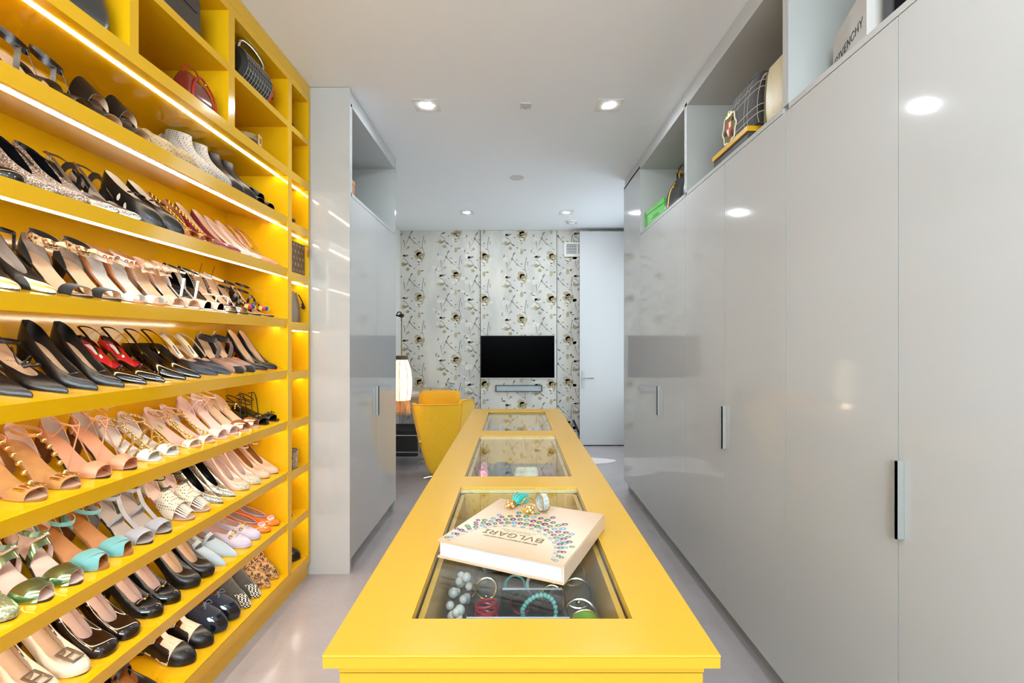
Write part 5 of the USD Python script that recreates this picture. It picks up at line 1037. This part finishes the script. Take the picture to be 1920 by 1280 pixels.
for k in range(26): a = k * 2 * math.pi / 26; part(o, 'bead', ball((.031 * math.cos(a), .006 * math.sin(2 * a), .036 + .031 * math.sin(a)), .0046, 1), mat('turquoise_bead', '#5fb5b4', .3))
o = thing('cuff_bracelet', 'apple green enamel cuff in the front tray', 'cuff', (.125, .845, Z1))
P = np.array([[(.028 * math.cos(a), y, .034 + .028 * math.sin(a)) for y in (-.018, 0, .018)] for a in np.linspace(-1.2, math.pi + 1.2, 30)]); part(o, 'cuff_band', shell(P, .0018), mat('apple_enamel', '#74a51c', .2))
for y in (-.0185, .0185): part(o, 'cuff_rim', tube([(.0295 * math.cos(a), y, .034 + .0295 * math.sin(a)) for a in np.linspace(-1.2, math.pi + 1.2, 30)], .0014, 6), pale_gold)
for i, (x, y, r, c, lab) in enumerate(((.128, 1.0, .030, silver, 'wide clear and silver bangle behind the green cuff'), (.124, .915, .031, silver, 'thin silver bangle beside the green cuff'), (-.005, .868, .017, gold, 'gold starfish ring at the front of the tray'), (.126, 1.09, .030, mat('smoky_resin', '#8d7b62', .1, coat=.4), 'smoky resin bangle at the right of the tray'), (.128, 1.16, .028, LOOKS['smoky_resin'], 'second smoky resin bangle farther back in the tray'), (.015, .87, .02, mat('black_enamel', '#17171a', .15), 'black and gold ring at the front of the tray'), (.054, 1.03, .028, mat('white_enamel', '#dfe4e6', .2), 'white bangle below the book'))):
    o = thing('bangle', lab, 'bangle', (x, y, Z1 + (.0034 if -.08 < x < .09 else 0)))
    part(o, 'band', xf(tube([(r * math.cos(a), 0, 0) for a in (0,)] * 0 + [(r * math.cos(a), r * math.sin(a), 0) for a in np.linspace(0, 2 * math.pi, 33)[:-1]], .0035 if r > .022 else .0022, 8, closed=True), (0, 0, r * .62 + .004), rx=38), c)
    part(o, 'stone', ball((0, -r * .8, r * .62 + .004 - r * .62 * .99 + .012), .0062, 2), (pale_gold, silver, gold)[i % 3])
for x, y, r, c, lab in ((.075, .985, .022, 'pale_gold_metal', 'pale gold bangle behind the turquoise bead bracelet'), (.012, .965, .020, 'crimson_enamel', 'single crimson bangle in the middle of the organiser'), (.10, .80, .024, 'silver_metal', 'silver bangle at the right front corner of the tray'), (-.06, 1.02, .021, 'pale_gold_metal', 'gold bangle behind the crimson bangle stack'), (.0, 1.03, .021, 'turquoise_bead', 'plain turquoise bangle beneath the near edge of the book')):
    o = thing('bangle', lab, 'bangle', (x, y, Z1 + (.0034 if -.08 < x < .09 and y > .85 else 0)))
    part(o, 'band', xf(tube([(r * math.cos(a), r * math.sin(a), 0) for a in np.linspace(0, 2 * math.pi, 33)[:-1]], .0028, 8, closed=True), (0, 0, r * .71 + .004), rx=45), LOOKS[c] if c in LOOKS else gold)
    part(o, 'stone', ball((0, -r * .72, .010), .005, 2), silver)
o = thing('bead_necklace', 'white pearl bead necklace at the left of the front tray', 'necklace', (-.114, 1.0, Z1))
for k in range(18): a = k * 2 * math.pi / 18; part(o, 'bead', ball((.014 * math.cos(a) + .004 * math.sin(3 * a), .075 * math.sin(a), .011 + .012 * (k % 2)), .0085 if k % 3 else .0105, 2), mat('white_bead', '#e6e6e2', .2))
def folded(nm, label, cat, loc, sx, sy, n, h, m, rot=0):
    o = thing(nm, label, cat, loc, (0, 0, rot))
    for k in range(n): part(o, 'fold', xf(pillow(sx * (1 - .02 * k), sy * (1 - .03 * k), h, 12, .05, .22), (.002 * (k % 2), 0, h / 2 + k * h * .96)), m)
folded('folded_scarf', 'pale blue folded silk scarf below the book in the front tray', 'scarf', (-.01, 1.20, Z1), .16, .13, 3, .014, mat('pale_blue_silk', '#9fb4cc', .35, vary=(12, .1)), 14)
o = thing('dark_ring_stand', 'small dark cone ring stand at the left front of the tray', 'ring stand', (-.118, .80, Z1)); part(o, 'cone', xf(trimesh.creation.cone(.012, .06, sections=20), (0, 0, .004)), pat); part(o, 'stand_base', cyl((0, 0, .002), .016, .004, 20), pat)
# tray 2
o = thing('sequin_pouch', 'pink sequined pouch leaning in the middle tray', 'pouch', (-.113, 1.76, Z1), (0, 0, 0))
sq = glitter('pink_sequins', '#a33a52', '#e59aa6', 260); part(o, 'body', xf(pillow(.052, .14, .098, 14, .2), (0, 0, .05), rx=0), sq); part(o, 'zip', tube([(0, -.066, .055), (0, 0, .0995), (0, .066, .055)], .0032, 6, 18), pale_gold)
o = thing('clutch_bag', 'black clutch with gold clasp next to the sequined pouch', 'clutch', (-.044, 1.76, Z1), (0, 0, 10))
part(o, 'body', xf(pillow(.066, .15, .096, 14, .1), (0, 0, .049)), mat('black_cloth', '#20242a', .7)); part(o, 'clasp', [box(.026, -.078, .03, .034, -.066, .055, .002), xf(box(-.02, -.003, -.003, .02, .003, .003, .001), (0, -.076, .035), ry=35)], gold); part(o, 'jade_stone', ball((-.005, -.072, .022), .010, 2), mat('jade', '#2fae78', .2))
folded('folded_napkins', 'white folded cloths in the middle tray', 'cloth', (.041, 1.79, Z1), .09, .12, 4, .0175, mat('white_linen', '#d8d4c2', .8, bump=(300, .3)))
folded('wallet', 'maroon leather wallet at the right of the middle tray', 'wallet', (.116, 1.79, Z1), .07, .12, 3, .021, mat('maroon_leather', '#6d2b33', .4))
# tray 3
for i, (x, y, c, lab) in enumerate(((-.095, 2.57, '#8d7f92', 'lilac grey scarf loosely folded in the far tray'), (.002, 2.57, '#6c6a70', 'slate scarf in the middle of the far tray'), (.10, 2.57, '#9fa6a8', 'silver lace scarf at the right of the far tray'))):
    o = thing('silk_scarf', lab, 'scarf', (x, y, Z1)); m = mat('scarf_%d' % i, c, .5, vary=(40, .25))
    U, V = np.meshgrid(np.linspace(-1, 1, 18), np.linspace(-1, 1, 18), indexing='ij'); hz = .036 + .075 * meshkit.fbm(np.stack([U * 2.2 + 5 * i, V * 2.2, U * 0], -1), 3) * (1 - .7 * np.maximum(np.abs(U), np.abs(V)) ** 4)
    part(o, 'drape', shell(np.stack([U * .045, V * .085, hz], -1), .002), m); part(o, 'lower_fold', xf(pillow(.085, .16, .02, 12, .1, .3), (0, 0, .0102)), m)

# ================================================================ the far end of the room
ac = thing('lounge_chair', 'yellow upholstered lounge chair seen from behind at the island end', 'armchair', (-.70, 4.45, 0), (0, 0, 6))
cloth = mat('yellow_wool', '#f0b81e', .85, sheen=.15, bump=(420, .4), vary=(90, .05)); cloth2 = mat('amber_wool', '#eba40c', .85, sheen=.1, bump=(420, .4))
plan = spline([(-.27, .40), (-.272, .18), (-.235, .02), (-.19, -.035), (0, -.055), (.17, -.035), (.235, .04), (.30, .20), (.335, .40)], 40)
rows = []
for t in np.linspace(0, 1, 14):
    f = .30 + .72 * t ** .55; lift = .045 + .67 * t; pp = plan[:, :2] * [1, 1]
    arm = np.clip((plan[:, 1] - .05) / .35, 0, 1); x = pp[:, 0] * f + .015 * (1 - t); y = (pp[:, 1] - .12) * (.45 + .55 * t ** .5) + .12 - .02 * t
    z = lift - .10 * t ** 3 * arm ** 2 + .03 * t ** 3 * (plan[:, 0] > .2) - .0 * arm
    rows.append(np.stack([x, y, z], -1))
P = np.array(rows).transpose(1, 0, 2); part(ac, 'shell', shell(P, .035, side=-1.0), cloth)
part(ac, 'back_piping', tube(P[11, :, :] + [0, -.003, 0], .0045, 6), cloth2); part(ac, 'back_piping', tube(P[27, :, :] + [0, -.003, 0], .0045, 6), cloth2); part(ac, 'rim_piping', tube(P[:, -1, :] , .006, 6), cloth2)
part(ac, 'seat_cushion', xf(pillow(.40, .44, .15, 14, .1, .35), (.01, .20, .37)), cloth); part(ac, 'back_cushion', xf(pillow(.40, .36, .13, 14, .25, .5), (.0, .10, .655), rx=76), cloth2)
part(ac, 'swivel_column', cyl((.01, .12, .10), .022, .17, 20), chrome); part(ac, 'star_base', [tube([(.01, .12, .035), (.01 + .17 * math.cos(a), .16 + .17 * math.sin(a), .012)], .011, 8) for a in np.linspace(.4, .4 + 2 * math.pi, 5)[:-1]], chrome)
lp = thing('hanging_lamp', 'lit cream fabric lamp with fringe hanging beside the yellow chair', 'lamp', (-.998, 4.25, 0))
pr = [(.050, 1.135), (.066, 1.10), (.083, 1.04), (.092, .97), (.094, .91), (.089, .84), (.078, .775)]; sp_ = spline([(a, b, 0) for a, b in pr], 26)
shade_m = usdkit.material(stage, '/World/Looks/lit_shade', {'d': ('principled_bsdf', {'base_color': C('#f0e2c8'), 'roughness': .9, 'emission_color': (1.0, .80, .52), 'emission_strength': .45})}, [], surface='d.BSDF')
part(lp, 'shade', lathe(sp_[:, :2], 36), shade_m); part(lp, 'rib', [tube([(a * 1.01 * math.cos(q), a * 1.01 * math.sin(q), b) for a, b in sp_[:, :2]], .0016, 5) for q in np.linspace(0, 2 * math.pi, 9)[:-1]], mat('shade_rib', '#a48658', .6), 'thin brown shade ribs')
part(lp, 'top_ring', xf(lathe([(.03, .03), (.054, .03), (.058, 0), (.052, -.004)], 30), (0, 0, 1.135)), mat('lamp_brown', '#5a4436', .5)); rg = random.Random(8)
part(lp, 'fringe', [tube([(.078 * math.cos(a), .078 * math.sin(a), .777), (.079 * math.cos(a) + rg.uniform(-.003, .003), .079 * math.sin(a) + rg.uniform(-.003, .003), .655 + rg.uniform(-.008, .008))], .0013, 4) for a in np.linspace(0, 2 * math.pi, 150)], mat('fringe_tan', '#b98a5e', .8), 'tan thread fringe', 'stuff')
part(lp, 'cord', tube([(0, 0, 1.165), (0, 0, 1.50)], .004, 6), mat('lamp_cord', '#7e7258', .6)); part(lp, 'arm', tube([(-.455, 0, 1.44), (-.30, 0, 1.50), (-.12, 0, 1.525), (0, 0, 1.512)], .007, 8, 20), mat('dark_bronze', '#37302a', .4, .6)); part(lp, 'wall_plate', xf(cyl((0, 0, 0), .05, .012, 24), (-.455, 0, 1.44), ry=90), LOOKS['dark_bronze'])
part(lp, 'ornament', [ball((.012 * math.cos(a), .012 * math.sin(a), 1.517 + .008 * math.sin(2 * a)), .012, 1) for a in np.linspace(0, 6.28, 7)[:-1]] + [ring((-.02, 0, 1.53), .02, .005, 14, (90, 0, 0))], LOOKS['dark_bronze'])
gl = UsdLux.SphereLight.Define(stage, lp + '/bulb'); gl.CreateRadiusAttr(.03); gl.CreateIntensityAttr(11.0); gl.CreateColorAttr(Gf.Vec3f(1.0, .78, .5)); gl.AddTranslateOp().Set(Gf.Vec3d(0, 0, .72))
dk = thing('desk', 'pale beige desk in the far left corner under the floral wallpaper', 'desk', (-1.17, 5.62, 0))
dm_ = mat('beige_veneer', '#bfa684', .35, vary=(6, .06)); part(dk, 'desktop', box(-.285, -.52, .685, .30, .525, .708, .003), dm_)
part(dk, 'drawer', box(-.20, -.50, .60, .22, -.06, .684, .002), dm_)
for x, y in ((-.27, -.50), (.27, -.50), (-.27, .50), (.27, .50)): part(dk, 'leg', box(x - .014, y - .014, 0, x + .014, y + .014, .685, .002), chrome)
lt = thing('laptop', 'open white laptop on the beige desk behind the lamp', 'laptop', (-1.20, 5.40, .7085), (0, 0, 62)); part(lt, 'keyboard_base', box(-.15, -.10, 0, .15, .10, .012, .003), mat('laptop_white', '#d7d7d5', .35)); part(lt, 'display', xf(box(-.15, -.003, 0, .15, .003, .19, .002), (0, .10, .012), rx=-18), LOOKS['laptop_white'])
fr = thing('picture_frame', 'thin dark easel stick leaning on the desk end', 'easel', (-.93, 5.30, .7085), (0, 0, 20)); part(fr, 'stick', tube([(0, -.12, .004), (.02, .1, .06)], .004, 6), black_plastic); part(fr, 'stick_foot', ball((0, -.12, .006), .0055, 1), black_plastic)
gc = thing('acrylic_chair', 'transparent acrylic chair with curved back between desk and screen', 'chair', (-.585, 5.66, 0), (0, 0, -70))
P = np.array([[(.20 * math.sin(a), -.19 + .05 * (1 - math.cos(a)), z) for z in np.linspace(.44, .81, 6)] for a in np.linspace(-1.1, 1.1, 16)]); part(gc, 'backrest', shell(P, .006), acrylic); part(gc, 'back_rim', tube(P[:, -1] + [0, 0, .004], .006, 6), mat('acrylic_rim', '#8f9596', .15), 'darker acrylic rim'); part(gc, 'seat', box(-.20, -.20, .44, .20, .20, .452, .005), acrylic)
for x, y in ((-.18, -.18), (.18, -.18), (-.18, .18), (.18, .18)): part(gc, 'leg', box(x - .014, y - .014, 0, x + .014, y + .014, .44, .003), acrylic)
bn = thing('leather_bench', 'black leather bench with chrome frame left of the yellow chair', 'bench', (-1.235, 5.10, 0))
part(bn, 'cushion', box(-.17, -.20, .125, .245, .22, .335, .03), mat('bench_leather', '#1c1e22', .45, bump=(200, .2))); part(bn, 'top_pad', box(-.17, -.20, .345, .245, .22, .385, .012), LOOKS['bench_leather']); part(bn, 'chrome_rail', [tube([(-.17, -.205, .34), (.24, -.205, .34)], .008, 8), tube([(-.17, .225, .34), (.24, .225, .34)], .008, 8)], chrome)
for x, y in ((.25, -.205), (.25, .225), (-.175, -.205), (-.175, .225)): part(bn, 'leg', tube([(x, y, .35), (x + .012, y, .18), (x, y, .0)], .009, 8, 12), chrome)
part(bn, 'stretcher', tube([(-.175, -.205, .17), (.255, -.205, .17)], .006, 8), chrome)
rugp = spline([(-.15, 5.25), (.1, 5.42), (.45, 5.35), (.75, 5.36), (1.0, 5.30), (1.09, 5.22), (1.0, 5.13), (.80, 5.05), (.72, 4.9), (.84, 4.70), (.80, 4.60), (.62, 4.66), (.45, 4.78), (.2, 4.72), (.02, 4.60), (-.12, 4.66), (-.02, 4.86), (-.15, 5.02), (-.15, 5.25)], 90)[:-1, :2]
rg_ = solo('cowhide_rug', prism(Polygon(rugp), .006, .0005), mat('white_hide', '#d8cfcc', .9, sheen=.4, bump=(150, .4)), 'white cowhide rug on the taupe floor beyond the island', 'rug', smooth=30)
